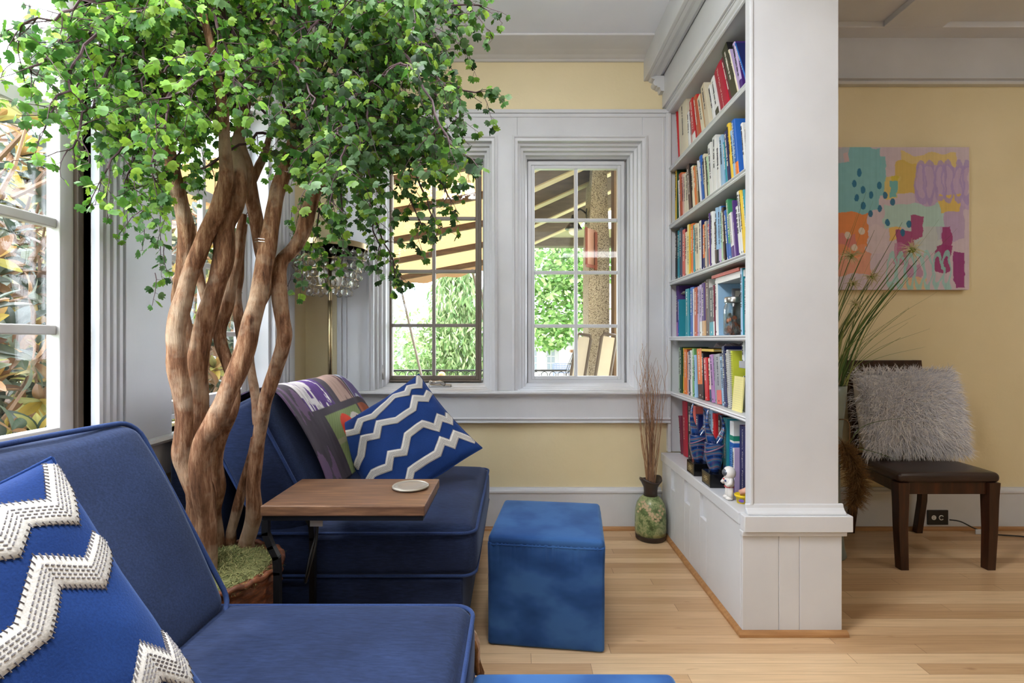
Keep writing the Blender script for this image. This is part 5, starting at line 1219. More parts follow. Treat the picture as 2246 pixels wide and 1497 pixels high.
for k in range(34):                            # cream petal pattern wrapped round the shoulder
    t_ = k / 33; a = -2.75 + 1.9 * t_ + .15 * math.sin(k * 2.1); z = .165 + .035 * math.sin(t_ * 7) + .012 * (k % 3)
    r = float(np.interp(z, [.14, .175, .205, .228], [R_ * .985, R_ * .95, R_ * .86, R_ * .70])) + .0008; c = Vector((VX + r * math.cos(a), VY + r * math.sin(a), z)); nn = Vector((math.cos(a), math.sin(a), .35)).normalized(); s1_ = nn.cross(Vector((0, 0, 1))).normalized(); s2_ = nn.cross(s1_); rot = k * 1.3
    e1 = s1_ * math.cos(rot) + s2_ * math.sin(rot); e2 = s2_ * math.cos(rot) - s1_ * math.sin(rot)
    pts = [c + e1 * (.0095 * math.cos(q)) + e2 * (.0055 * math.sin(q)) + nn * .0005 for q in np.linspace(0, 2 * PI, 10)]
    m_.tube(pts, .0009, 4, cap=False); m_.add([c + nn * .0006] + [c + (p - c) * .8 for p in pts[:-1]], [(0, 1 + i, 1 + (i + 1) % 9) for i in range(9)])
m_.build('petal_pattern', CRM, vz)
tw = thing('curly_twigs', 'bundle of dry curly willow twigs standing in green vase', 'twigs', (VX, VY, .2))
m_ = MB(); m2_ = MB()
for k in range(74):
    a0 = random.uniform(0, 2 * PI); r0 = .02 * math.sqrt(random.random()); p = Vector((VX + r0 * math.cos(a0), VY + r0 * math.sin(a0), .262)); spread = random.gauss(0, 1)
    top = random.uniform(.55, 1.0) if k % 3 else random.uniform(.9, 1.12); d = Vector((spread * .07 - .012, random.gauss(-.02, .05), 1)).normalized(); pts = [p.copy()]; ph = random.uniform(0, 6); curl = random.uniform(.02, .05)
    while p.z < top and len(pts) < 120:
        hgt = p.z; cw = .03 + .75 * max(0, (hgt - .62)) ; s_ = .014
        d = (d + Vector((math.sin(ph + len(pts) * .55) * cw * .45 + random.gauss(0, .02), math.cos(ph + len(pts) * .45) * cw * .3, .03))).normalized()
        p = p + d * s_; p.y = min(p.y, 2.955); p.x = min(p.x, .862 if p.z < .5 else .872); pts.append(p.copy())
    (m_ if k % 4 else m2_).tube(pts, [.0021 * (1 - .65 * i / len(pts)) for i in range(len(pts))], 4, cap=False)
m_.build('twig_bundle', wood('willow', (130, 90, 60), (214, 172, 128), (30, 30, 4), .7), tw)['kind'] = 'stuff'; m2_.build('dark_twigs', plain((120, 88, 68), .8), tw)['kind'] = 'stuff'

# ================================================================ NEXT ROOM
# dining chair, facing the camera
ch = thing('dining_chair', 'dark wooden dining chair with brown leather seat under the painting', 'chair', (2.13, 2.7, 0))
fl, fr_, rl, rr_ = (1.92, 2.50), (2.365, 2.50), (1.985, 2.93), (2.385, 2.93)
def leg(pts, w0, w1):
    mb = MB(); vs = []
    for i, (x, y, z) in enumerate(pts):
        h_ = (w0 + (w1 - w0) * i / (len(pts) - 1)) / 2
        vs += [(x - h_, y - h_, z), (x + h_, y - h_, z), (x + h_, y + h_, z), (x - h_, y + h_, z)]
    fs = [(i * 4 + k, i * 4 + (k + 1) % 4, (i + 1) * 4 + (k + 1) % 4, (i + 1) * 4 + k) for i in range(len(pts) - 1) for k in range(4)] + [(3, 2, 1, 0), tuple((len(pts) - 1) * 4 + k for k in range(4))]
    mb.add(vs, fs); return mb
for (x, y), s_ in ((fl, 1), (fr_, -1)): leg([(x + .008 * s_, y, 0), (x, y, .2), (x, y, .35), (x - .002 * s_, y, .435)], .040, .056).build('leg', CHAIRW, ch, bevel=.002)
for (x, y) in (rl, rr_): leg([(x, y + .045, 0), (x, y + .01, .2), (x, y, .42), (x, y + .01, .6), (x, y + .05, 1.02)], .036, .034).build('leg', CHAIRW, ch, bevel=.002)
m_ = MB(); m_.box(fl[0] + .026, fr_[0] - .026, fl[1] - .012, fl[1] + .012, .375, .434)
m_.box(rl[0], rr_[0], rl[1] - .012, rl[1] + .012, .375, .434)
for a, b in ((fl, rl), (fr_, rr_)): m_.prism([(a[0] - .012, a[1]), (a[0] + .012, a[1]), (b[0] + .012, b[1]), (b[0] - .012, b[1])], .375, .434, 'z')
m_.build('seat_rail', CHAIRW, ch, bevel=.002)
def tap(o, u):
    k = (o.y + .24) / .48; o.x = o.x * (1 - .07 * k) + .03 * k; return o
vs, fs = rbox(.255, .235, .024, .022, (10, 10, 2), (.002, .002, .010), fn=tap, c=(2.142, 2.705, .459)); m_ = MB(); m_.add(vs, fs)
LEA = NM('brown_leather'); LEA.base(LEA.ramp(LEA.noise(LEA.coord(), 6, 4), [(.3, srgb((38, 26, 24))), (.7, srgb((56, 38, 34)))])); LEA.set(Roughness=.32); LEA.bump(LEA.noise(LEA.coord(), 180, 3), .15, .001)
m_.build('seat', LEA.m, ch, smooth=True)
m_ = MB()
for z0, z1, yy in ((.93, 1.02, 2.972), (.78, .84, 2.957), (.62, .68, 2.944)): m_.box(rl[0] + .018, rr_[0] - .018, yy - .010, yy + .010, z0, z1)
m_.build('backrest', CHAIRW, ch, bevel=.004)
# shaggy cushion
pc = Vector(((1995 - CX) * 2.78 / F, 2.80, .735)); fp = thing('fur_cushion', 'white shaggy faux-fur cushion propped on the dining chair', 'cushion', tuple(pc), (-.22, .0, 0)); fp.scale = (1.08, 1.0, 1.03)
vs, fs = rbox(.24, .05, .215, .045, (10, 3, 10), (.01, .05, .01), c=(0, 0, 0)); m_ = MB(); m_.add(vs, fs); m_.build('cushion_pad', plain((206, 204, 206), .95), fp, smooth=True, local=True)
vs, fs, cs = [], [], []
for k in range(9000):
    u, v = random.uniform(-1, 1), random.uniform(-1, 1); e = (max(0, 1 - u * u) * max(0, 1 - v * v)) ** .5; side = -1 if k % 9 else 1
    p = Vector((u * .245, side * (.012 + .085 * e), v * .22)); out = Vector((u * .9 + random.gauss(0, .45), side * random.uniform(.1, .55), v * .9 + random.gauss(0, .45) - .15)).normalized(); l_ = random.uniform(.035, .07)
    cl_ = noise.noise(p * 22) * 1.2; out = (out + Vector((math.cos(cl_ * 5), 0, math.sin(cl_ * 5))) * .45).normalized()
    sd = out.cross(Vector((0, side, 0))); sd = (sd.normalized() if sd.length > 1e-4 else Vector((1, 0, 0))) * .0011
    q1 = p + out * l_ * .5 + Vector((0, side * .009, .004)); q2 = p + out * l_ + Vector((0, side * .004, -.008)); b = len(vs)
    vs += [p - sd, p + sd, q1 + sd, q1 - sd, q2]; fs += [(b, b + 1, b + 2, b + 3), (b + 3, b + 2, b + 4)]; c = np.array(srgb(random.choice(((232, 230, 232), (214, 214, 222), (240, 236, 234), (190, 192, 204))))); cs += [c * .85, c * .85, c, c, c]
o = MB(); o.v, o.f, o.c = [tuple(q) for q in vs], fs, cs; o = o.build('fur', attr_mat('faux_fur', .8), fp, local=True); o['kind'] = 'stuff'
# abstract painting
S_ = 300; gx = np.linspace(0, 1, S_); U, V = np.meshgrid(gx, gx)          # U right, V down
Z = lambda s: np.array([[noise.noise(Vector((u * s, v * s, s))) for u in gx[::6]] for v in gx[::6]])
def up_(a): return np.kron(a, np.ones((6, 6)))[:S_, :S_]
def smooth(a, k=4):
    for _ in range(k): a = (a + np.roll(a, 1, 0) + np.roll(a, -1, 0) + np.roll(a, 1, 1) + np.roll(a, -1, 1)) / 5
    return a
n1, n2, n3 = smooth(up_(Z(5))), smooth(up_(Z(11))), smooth(up_(Z(23)), 3)
img = np.ones((S_, S_, 3)) * np.array(srgb((206, 190, 200)))
X0, X1, Y0, Y1 = 150, 918, 70, 838
Un = (U * (X1 - X0) + X0) + n2 * 22 + n3 * 10; Vn = (V * (Y1 - Y0) + Y0) + n2 * 26
streak = 1 + .035 * smooth(np.repeat(RNG.normal(0, 1, (1, S_)), S_, 0), 2) + .05 * n3
def rect(a, b, c, d, rgb, al=.95):
    mk = (Un > a) & (Un < b) & (Vn > c) & (Vn < d); img[mk] = img[mk] * (1 - al) + np.array(srgb(rgb)) * al
def ellp(cx_, cy_, rx, ry, rgb, al=.95):
    mk = ((U * (X1 - X0) + X0 - cx_) / rx) ** 2 + ((V * (Y1 - Y0) + Y0 - cy_) / ry) ** 2 < 1 + n3 * .6; img[mk] = img[mk] * (1 - al) + np.array(srgb(rgb)) * al
def loop(cx_, cy_, rx, ry, wd, rgb, al=.8):
    q = np.sqrt(((Un - n2 * 8 - cx_) / rx) ** 2 + ((Vn - cy_) / ry) ** 2); mk = np.abs(q - 1) * min(rx, ry) < wd; img[mk] = img[mk] * (1 - al) + np.array(srgb(rgb)) * al
for a in [(150, 425, 70, 420, (128, 190, 196)), (420, 455, 120, 330, (128, 190, 196)), (150, 262, 60, 150, (206, 186, 196), .6), (225, 260, 108, 155, (210, 182, 186)), (420, 800, 75, 110, (206, 190, 200)), (555, 850, 105, 165, (220, 196, 128)), (510, 625, 150, 330, (214, 184, 92)), (450, 530, 225, 350, (218, 196, 116)), (625, 915, 165, 400, (192, 168, 200)), (740, 890, 380, 570, (186, 164, 196)), (440, 780, 375, 500, (176, 208, 200)), (560, 760, 480, 640, (176, 208, 200), .5), (480, 525, 250, 345, (110, 184, 188)), (490, 525, 225, 255, (208, 190, 70)), (755, 870, 320, 420, (222, 190, 96)), (150, 355, 420, 660, (226, 136, 66)), (150, 375, 600, 760, (226, 150, 110), .8), (150, 290, 540, 600, (196, 120, 150), .5), (355, 470, 500, 640, (212, 196, 202)), (475, 545, 500, 570, (226, 184, 100)), (520, 600, 520, 660, (164, 70, 122)), (595, 665, 440, 560, (164, 70, 122)), (500, 580, 590, 700, (190, 120, 160), .7), (770, 812, 500, 690, (158, 58, 118)), (728, 822, 595, 735, (158, 58, 118)), (838, 890, 635, 822, (150, 52, 122)), (560, 650, 700, 790, (176, 110, 160), .6), (550, 680, 770, 838, (226, 190, 140), .8)]: rect(*a)
for x, y in ((310, 207), (283, 267), (330, 299), (375, 327), (296, 341), (331, 386), (421, 277), (454, 330), (495, 366), (425, 400), (372, 428), (466, 477), (586, 484), (550, 531)): ellp(x, y, 13, 20, (34, 112, 150))
for x, y in ((323, 522), (284, 610), (246, 545)): ellp(x, y, 17, 20, (222, 208, 192))
for x in (650, 697, 760, 800, 860, 905): loop(x, 255, 30, 100, 5, (170, 150, 198))
for x in (490, 540, 590, 640, 690, 745, 795): loop(x, 740, 22, 95, 4.5, (150, 206, 200))
img = np.clip(img * streak[..., None], 0, 1)
pt = thing('abstract_painting', 'colourful abstract canvas of teal, orange, lilac and magenta strokes', 'painting', (2.33, 3.02, 1.44))
px0, px1, pz0, pz1 = 1.885, 2.715, 1.440, 2.292
m_ = MB(); m_.box(px0, px1, 3.0, 3.037, pz0, pz1); m_.build('canvas_edge', plain((196, 186, 190), .8), pt)
m_ = MB(); vs = [(px0 + (px1 - px0) * u, 2.9994, pz1 - (pz1 - pz0) * v) for v in gx for u in gx]; m_.v = vs; m_.f = [(i * S_ + k, (i + 1) * S_ + k, (i + 1) * S_ + k + 1, i * S_ + k + 1) for i in range(S_ - 1) for k in range(S_ - 1)]; m_.c = img.reshape(-1, 3)
m_.build('painted_face', attr_mat('acrylic_paint', .6, 60, .15), pt)
# outlet and cords
zo = lambda py: H + (CY - py) * 3.008 / F; xo = lambda px: (px - CX) * 3.008 / F
ot = thing('wall_outlet', 'black double outlet plate in the baseboard beneath the painting', 'outlet', (xo(2056), 3.008, zo(1134)))
m_ = MB(); m_.box(xo(2034), xo(2079), 3.004, 3.0118, zo(1150), zo(1118)); m_.build('plate', BLACK, ot, bevel=.002)
for px in (2047, 2063):
    m_ = MB(); m_.tube([(xo(px), 3.004, zo(1134)), (xo(px), 3.0025, zo(1134))], .014, 20); s_ = m_.build('socket', plain((226, 226, 224) if px < 2050 else (40, 40, 42), .4), ot)
    if px < 2050:
        m_ = MB()
        for dz in (-.005, .005): m_.box(xo(px) - .006, xo(px) + .002, 3.0018, 3.0024, zo(1134) + dz - .001, zo(1134) + dz + .001)
        m_.build('slots', BLACK, s_)
    else: m_ = MB(); m_.tube([(xo(px) + .013 * math.cos(a), 3.002, zo(1134) + .013 * math.sin(a)) for a in np.linspace(.6, 5.6, 16)], .0025, 6); m_.build('socket_rim', plain((222, 222, 222), .3, .4), s_)
cd = thing('extension_lead', 'black extension lead with white tag running along the baseboard', 'cord', (2.75, 2.95, 0))
pts = catmull([(xo(2079), 2.998, zo(1138)), (xo(2095), 2.97, zo(1142) + .01), (xo(2120), 2.95, .03), (2.80, 2.93, .006), (2.92, 2.90, .006), (3.0, 2.86, .006), (3.10, 2.90, .006), (3.22, 2.93, .006)], 6)
m_ = MB(); m_.tube(pts, .004, 6); m_.build('cord', BLACK, cd, smooth=True)
m_ = MB(); m_.add(*rbox(.022, .003, .014, .002, (2, 1, 2), c=(2.715, 2.935, .018))); m_.build('tag', plain((214, 222, 234), .6), cd)
ps = thing('power_strip', 'black power strip lying on the floor at the right edge', 'power strip', (3.08, 2.78, 0))
m_ = MB(); m_.add(*rbox(.16, .028, .014, .008, (4, 3, 2), M=Matrix.Rotation(-.35, 4, 'Z'), c=(3.12, 2.76, .016))); m_.build('housing', BLACK, ps, smooth=True)
m_ = MB()
for q in range(3): m_.tube(catmull([(2.95 + .05 * q, 2.84, .005), (2.98 + .05 * q, 2.80, .03 + .01 * q), (3.05 + .03 * q, 2.78, .036), (3.08 + .03 * q, 2.77, .031)], 5), .004, 6)
m_.build('plug_leads', BLACK, ps, smooth=True)
# tall grasses in a slim grey-green vase behind the column
gvx, gvy = 1.665, 2.66
gv = thing('tall_vase', 'slim grey-green floor vase behind the column, holding grasses', 'vase', (gvx, gvy, 0))
m_ = MB(); m_.lathe([(.075, .0005), (.08, .01), (.07, .05), (.055, .2), (.05, .45), (.062, .68), (.078, .84), (.082, .90), (.078, .90), (.06, .7), (.04, .45), (.001, .4)], 36, (gvx, gvy, 0)); m_.build('body', plain((118, 128, 122), .3), gv, smooth=True)
gp = thing('grass_bouquet', 'green grass blades and spidery flowers in the slim floor vase', 'plant', (gvx, gvy, .5))
vs, fs, cs = [], [], []
def blade(tip, w_, col, base=None, droop=.0):
    b0 = base or Vector((gvx + random.gauss(0, .018), gvy + random.gauss(0, .018), .72)); mid = b0.lerp(tip, .5) + Vector((-.06, 0, .05 + droop)); cur = [Vector(q) for q in catmull([tuple(b0), tuple(mid), tuple(tip)], 8)]
    n0 = len(vs)
    for i, p in enumerate(cur):
        t_ = (cur[min(i + 1, len(cur) - 1)] - cur[max(0, i - 1)]).normalized(); sd = t_.cross(Vector((0, 1, 0))).normalized() * w_ * (1 - (i / len(cur)) ** 2 * .9) / 2
        vs.extend([p - sd, p + Vector((0, .25 * w_, 0)), p + sd]); cs.extend([np.array(col) * .9, np.array(col), np.array(col)])
    for i in range(len(cur) - 1):
        for k in range(2): fs.append((n0 + i * 3 + k, n0 + i * 3 + k + 1, n0 + (i + 1) * 3 + k + 1, n0 + (i + 1) * 3 + k))
    return cur[-1]
GC = [srgb(c) for c in ((92, 120, 62), (122, 146, 84), (70, 96, 48), (150, 158, 96))]
q_ = lambda px, py, y=2.62: P(px, py, y)
for px, py, w_ in ((2020, 560, .012), (1985, 600, .012), (1960, 620, .010), (1940, 640, .012), (1990, 530, .004), (2060, 480, .002), (2100, 500, .002), (1900, 420, .003), (1880, 470, .004), (1860, 520, .008), (1930, 570, .008), (1870, 600, .010), (1850, 620, .008), (1905, 650, .012), (1880, 660, .012), (1915, 440, .002), (1945, 500, .002), (1890, 560, .006), (1965, 580, .010), (1840, 560, .006)):
    blade(q_(px, py, random.uniform(2.5, 2.72)), w_, random.choice(GC))
for px, py in ((2055, 640), (2010, 690), (2030, 760), (1960, 700), (1930, 720), (1990, 915), (1975, 1010), (2040, 720)): blade(q_(px, py, random.uniform(2.45, 2.55)), .004 if py > 800 else .002, random.choice(GC), Vector((gvx, gvy, .78)) if py < 850 else Vector((gvx, gvy - .09, .5)), .02)
for k in range(26): blade(q_(random.uniform(1835, 2000), random.uniform(480, 760), random.uniform(2.5, 2.75)), random.uniform(.002, .007), random.choice(GC))
o = MB(); o.v, o.f, o.c = [tuple(q) for q in vs], fs, [np.clip(c, 0, 1) for c in cs]; o.build('grass_blades', attr_mat('grass_blade', .5, 0, 0, .2), gp)['kind'] = 'stuff'
for px, py, sz in ((2000, 548, .060), (1866, 562, .05), (1872, 622, .034), (1912, 608, .040), (1876, 668, .034)):
    c = q_(px, py, 2.56); m_ = MB()
    for k in range(64):
        d = Vector((random.gauss(0, 1), random.gauss(-.2, .7), random.gauss(.1, .8))).normalized(); l_ = sz * random.uniform(.5, 1.3 if k % 5 else 1.7); m_.tube([c, c + d * l_ * .6 + Vector((0, 0, .004)), c + d * l_ - Vector((0, 0, .004))], [.0018, .0015, .0005], 3, cap=False)
    f_ = m_.build('flower_head', plain((206, 194, 152), .8), gp)
    m_ = MB(); ell(m_, tuple(c), (sz * .28, sz * .28, sz * .24)); m_.build('flower_centre', plain((122, 136, 62), .8), f_, smooth=True)
    m_ = MB(); m_.tube(catmull([(gvx, gvy, .75), tuple(c.lerp(Vector((gvx, gvy, .75)), .5) + Vector((-.05, 0, .06))), tuple(c)], 8), .0022, 5); m_.build('stem', plain((92, 112, 60), .6), f_)
# brown dried plume below
pl_ = thing('dried_plume', 'brown dried grass plume hanging beside the column', 'dried grass', (1.66, 2.50, .4))
m_ = MB()
for k in range(2600):
    t_ = random.random(); c = Vector((1.635 + .07 * math.sin(t_ * 2.4), 2.50, .62 - .30 * t_)); d = Vector((random.gauss(0, 1), random.gauss(0, 1), random.gauss(-.3, .8))).normalized(); l_ = random.uniform(.03, .085) * (1 - .4 * abs(t_ - .4)); m_.tube([c, c + d * l_ * .6, c + d * l_ - Vector((0, 0, .006))], [.0012, .0010, .0004], 3, cap=False)
m_.build('plume_fluff', wood('dry_plume', (84, 58, 30), (168, 128, 76), (30, 30, 30), .9), pl_)['kind'] = 'stuff'
m_ = MB(); m_.tube(catmull([(gvx, gvy - .03, .72), (1.69, 2.54, .72), (1.67, 2.51, .55), (1.69, 2.50, .34)], 6), .003, 5); m_.build('stem', plain((120, 90, 56), .8), pl_)
hd = thing('woven_handbag', 'small dark slatted object low behind the column', 'basket', (1.70, 2.80, 0))
m_ = MB()
for k in range(5): m_.lathe([(.05, .012 + k * .022), (.055, .02 + k * .022), (.05, .030 + k * .022)], 20, (1.775, 2.86, 0))
m_.build('slatted_body', CHAIRW, hd, smooth=True)
# ================================================================ OUTSIDE
m = NM('lawn'); m.base(m.ramp(m.noise(m.coord(), 1.5, 5), [(.3, srgb((96, 112, 72))), (.7, srgb((136, 146, 108)))])); m.set(Roughness=.95)
m_ = MB(); m_.box(-40, 40, 3.4, 60, -.7, -.6); m_.box(-40, -1.7, -20, 3.4, -.7, -.6); struct('ground_outside', m_, m.m)
def foliage(name, label, cat, blobs, count, lsize, cols, trunk=None, droop=0, seed=1, group=None, asp=.5, trans=.35, fill=1.0):
    """blobs: (centre, radii). leaf clusters scattered through the blobs"""
    rnd = random.Random(seed); t = thing(name, label, cat, (trunk[0] if trunk else blobs[0][0]), group=group); vs, fs, cs = [], [], []
    tot = sum(r[0] * r[2] for _, r in blobs)
    for c, r in blobs:
        for k in range(int(count * r[0] * r[2] / tot)):
            while True:
                u = Vector((rnd.uniform(-1, 1), rnd.uniform(-1, 1), rnd.uniform(-1, 1)))
                if .25 * (1 - fill) < u.length < 1: break
            p = Vector((c[0] + u.x * r[0], c[1] + u.y * r[1], c[2] + u.z * r[2]))
            d = Vector((rnd.gauss(0, 1), rnd.gauss(0, 1), rnd.gauss(0, .6) - droop)).normalized(); n_ = Vector((rnd.gauss(0, 1), rnd.gauss(0, 1), rnd.gauss(0, 1))); sd = d.cross(n_)
            if sd.length < .01: continue
            sd.normalize(); l_ = lsize * rnd.uniform(.6, 1.3); w_ = l_ * asp; b = len(vs)
            vs += [p, p + d * l_ * .35 + sd * w_ / 2, p + d * l_ * .75 + sd * w_ * .35, p + d * l_, p + d * l_ * .75 - sd * w_ * .35, p + d * l_ * .35 - sd * w_ / 2]; fs.append(tuple(range(b, b + 6)))
            q = np.array(srgb(rnd.choice(cols))) * rnd.uniform(.5, .8); cs += [q] * 6
    o = MB(); o.v, o.f, o.c = [tuple(q) for q in vs], fs, [np.clip(c, 0, 1) for c in cs]; o = o.build('foliage', attr_mat('leaf_' + name, .55, 0, 0, trans), t); o['kind'] = 'stuff'
    if trunk:
        m_ = MB(); a, b, r = Vector(trunk[0]), Vector(trunk[1]), trunk[2]; m_.tube([a, a.lerp(b, .5) + Vector((r, 0, 0)), b], [r, r * .8, r * .4], 8); m_.build('trunk', plain((96, 80, 66), .9), t, smooth=True)
    return t
# magnolia right outside the left windows: rosettes of long leaves
mg = thing('magnolia_tree', 'magnolia with long glossy yellow-green and bronze leaves outside the left windows', 'tree', (-2.5, 1.6, -.6))
vs, fs, cs = [], [], []; rnd = random.Random(5)
def mleaf(p, d, l_, w_, col, nrm):
    sd = d.cross(nrm).normalized(); b = len(vs); N_ = 7
    for i in range(N_):
        t_ = i / (N_ - 1); wd = w_ * math.sin(PI * min(1, t_ * .93 + .05)) ** .8 / 2; c = p + d * l_ * t_ + nrm * (.10 * l_ * math.sin(t_ * 2.4)) ; 
        vs.extend([c - sd * wd + nrm * wd * .35, c, c + sd * wd + nrm * wd * .35]); q = np.array(col) * .68; cs.extend([q, q * .85 + .04, q * .95])
    for i in range(N_ - 1):
        for k in range(2): fs.append((b + i * 3 + k, b + i * 3 + k + 1, b + (i + 1) * 3 + k + 1, b + (i + 1) * 3 + k))
YG = [(216, 190, 96), (198, 196, 112), (178, 182, 116), (206, 168, 104)]; DG = [(74, 96, 82), (92, 110, 96), (60, 78, 70), (120, 134, 116)]; BR = [(150, 112, 80), (122, 92, 72), (168, 132, 98)]
ax = MB()
for k in range(1300):
    y = rnd.uniform(.4, 5.4) if k % 3 else rnd.uniform(1.2, 3.4); z = rnd.uniform(.2, 3.3); x = -rnd.uniform(1.80, 3.3) - .25 * max(0, y - 3); p = Vector((x, y, z))
    if z > 2.2 + .9 * noise.noise(Vector((x * 1.5, y * 1.5, 3))) - .1 * (y < 1.3): continue
    axis = Vector((rnd.gauss(.5, .5), rnd.gauss(-.1, .5), rnd.gauss(.7, .4))).normalized(); fresh = rnd.random() < .36; nl = rnd.randint(7, 11); s1_ = axis.orthogonal().normalized(); s2_ = axis.cross(s1_)
    for q in range(nl):
        a = 2 * PI * q / nl + rnd.gauss(0, .25); el = rnd.uniform(.15, 1.1) if fresh else rnd.uniform(-.2, .7); rad = s1_ * math.cos(a) + s2_ * math.sin(a); d = (rad * math.cos(el) + axis * math.sin(el)).normalized(); nn = (axis * math.cos(el) - rad * math.sin(el)).normalized()
        l_ = rnd.uniform(.09, .16); col = srgb(rnd.choice(YG if fresh and rnd.random() < .75 else (BR if rnd.random() < .35 else DG))); mleaf(p, d, l_, l_ * .36, col, nn)
    if k % 2: ax.tube([p, p - axis * .18 + Vector((0, 0, -.05)), p - axis * .35 + Vector((-.1, 0, -.2))], [.004, .007, .011], 5, cap=False)
o = MB(); o.v, o.f, o.c = [tuple(q) for q in vs], fs, [np.clip(c, 0, 1) for c in cs]
o = o.build('foliage', attr_mat('magnolia_leaf', .3, 0, 0, .25), mg); o['kind'] = 'stuff'; ax.build('branches', plain((120, 98, 80), .9), mg)['kind'] = 'stuff'
m_ = MB(); m_.tube([(-3.0, 1.6, -.65), (-2.95, 1.7, .6), (-2.8, 1.6, 1.8), (-2.9, 1.5, 2.8)], [.09, .08, .05, .02], 10); m_.build('trunk', plain((120, 98, 80), .9), mg, smooth=True)
foliage('evergreen_hedge', 'dense evergreen hedge of green and bronze leaves behind the magnolia', 'hedge', [((-4.6, 3.0, 1.0), (.9, 4.2, 2.1)), ((-4.4, .8, 1.3), (.8, 1.4, 1.9)), ((-4.0, 5.2, 1.0), (1.0, 1.6, 1.9))], 13000, .21, [(112, 124, 96), (150, 122, 94), (176, 176, 120), (92, 104, 84)], ((-4.6, 3.0, -.65), (-4.6, 3.0, 1.4), .08), seed=9, trans=.3)
# garden trees beyond the back windows
foliage('weeping_conifer', 'tall weeping conifer with hanging pale green sprays beyond the porch', 'tree', [((-1.15, 10, z), (.95 - .16 * i, .7, .55)) for i, z in enumerate((.6, 1.3, 2.0, 2.6, 3.1))], 8500, .17, [(168, 190, 130), (138, 168, 108), (192, 206, 160), (104, 138, 84)], ((-1.15, 10.3, -.65), (-1.1, 10.3, 3.0), .12), droop=2.2, seed=2, asp=.22)
foliage('garden_shrub', 'light green rounded shrubs behind the railing, left window', 'shrub', [((-2.9, 9, .7), (1.1, .8, 1.1)), ((-1.9, 9.4, .9), (.8, .7, .9)), ((-3.6, 9.6, 1.2), (.9, .7, 1.2))], 5200, .10, [(150, 182, 116), (178, 200, 142), (120, 156, 90)], ((-2.6, 9.2, -.65), (-2.6, 9.2, .8), .06), seed=3)
foliage('garden_tree', 'leafy green maple tree seen through the right-hand window', 'tree', [((.75, 9.5, 2.5), (.85, .7, .6)), ((1.0, 9.7, 1.7), (.8, .7, .6)), ((.62, 9.4, 1.25), (.5, .5, .35)), ((1.4, 9.9, 2.8), (.8, .7, .7))], 5600, .12, [(110, 156, 76), (146, 184, 104), (88, 130, 62), (170, 200, 132)], ((1.5, 9.8, -.65), (1.3, 9.8, 2.2), .09), seed=4)
foliage('climbing_hedge', 'dark green hedge far behind the porch railing', 'hedge', [((-5 + i * 1.4, 14, .3), (1.0, .6, 1.3)) for i in range(3)], 3500, .16, [(128, 160, 104), (156, 182, 130)], None, seed=6)
# canvas awning on wooden rafters, left window
def aw(x, y): return 2.60 - .2 * (y - 3.3) + .187 * (x + .636)
aws = thing('canvas_awning', 'tan canvas awning on slanting rafters outside the left window', 'awning', (-.8, 4.6, 2.3))
m_ = MB(); xs4 = (-2.6, .12); CAN = NM('tan_canvas'); CAN.base(CAN.ramp(CAN.noise(CAN.coord(), 30, 4), [(.3, srgb((146, 116, 82))), (.7, srgb((158, 128, 92)))])); CAN.set(Roughness=.9)
tr = CAN.n('ShaderNodeBsdfTranslucent'); mx = CAN.n('ShaderNodeMixShader'); tr.inputs['Color'].default_value = (*srgb((160, 124, 84)), 1); mx.inputs[0].default_value = .3; CAN.l(CAN.b.outputs[0], mx.inputs[1]); CAN.l(tr.outputs[0], mx.inputs[2]); CAN.l(mx.outputs[0], CAN.out.inputs['Surface'])
ny = 18
vs_ = []
for i in range(ny + 1):
    y = 3.35 + (6.1 - 3.35) * i / ny
    for x in np.linspace(*xs4, 12): vs_.append((x, y, aw(x, y) + .02))
m_.add(vs_, [(i * 12 + k, i * 12 + k + 1, (i + 1) * 12 + k + 1, (i + 1) * 12 + k) for i in range(ny) for k in range(11)]); m_.build('canvas', CAN.m, aws)
RW = wood('weathered_rafter', (66, 50, 40), (104, 80, 62), (2, 20, 20), .8)
for y in (3.95, 4.45, 5.02, 5.55, 6.08):
    m_ = MB(); a, b = Vector((xs4[0], y, aw(xs4[0], y) - .012)), Vector((xs4[1], y, aw(xs4[1], y) - .012))
    m_.prism([(a.x, a.z - .03), (b.x, b.z - .03), (b.x, b.z + .03), (a.x, a.z + .03)], y - .022, y + .022, 'y'); m_.build('rafter', RW, aws)
m_ = MB()
vs_ = []
for x in np.linspace(*xs4, 60):
    z = aw(x, 6.12); vs_ += [(x, 6.13, z + .03), (x, 6.14, z - .10 - .02 * math.sin(x * 16))]
m_.add(vs_, [(i * 2, i * 2 + 1, i * 2 + 3, i * 2 + 2) for i in range(59)]); o = m_.build('valance', plain((176, 140, 104), .9), aws); o.modifiers.new('t', 'SOLIDIFY').thickness = .006
for a, b in ((P(873, 605, 5.6), P(926, 830, 5.6)), (P(1036, 590, 5.9), P(1060, 700, 5.9)), (P(1044, 590, 6.0), P(1070, 700, 6.0))):
    m_ = MB(); bb = b + (b - a) * (.05 if b.z < .9 else 0); m_.tube([a, b + (b - a) * .6 if b.z < .8 else b], .014, 8); m_.build('awning_pole', plain((110, 100, 92), .6), aws)
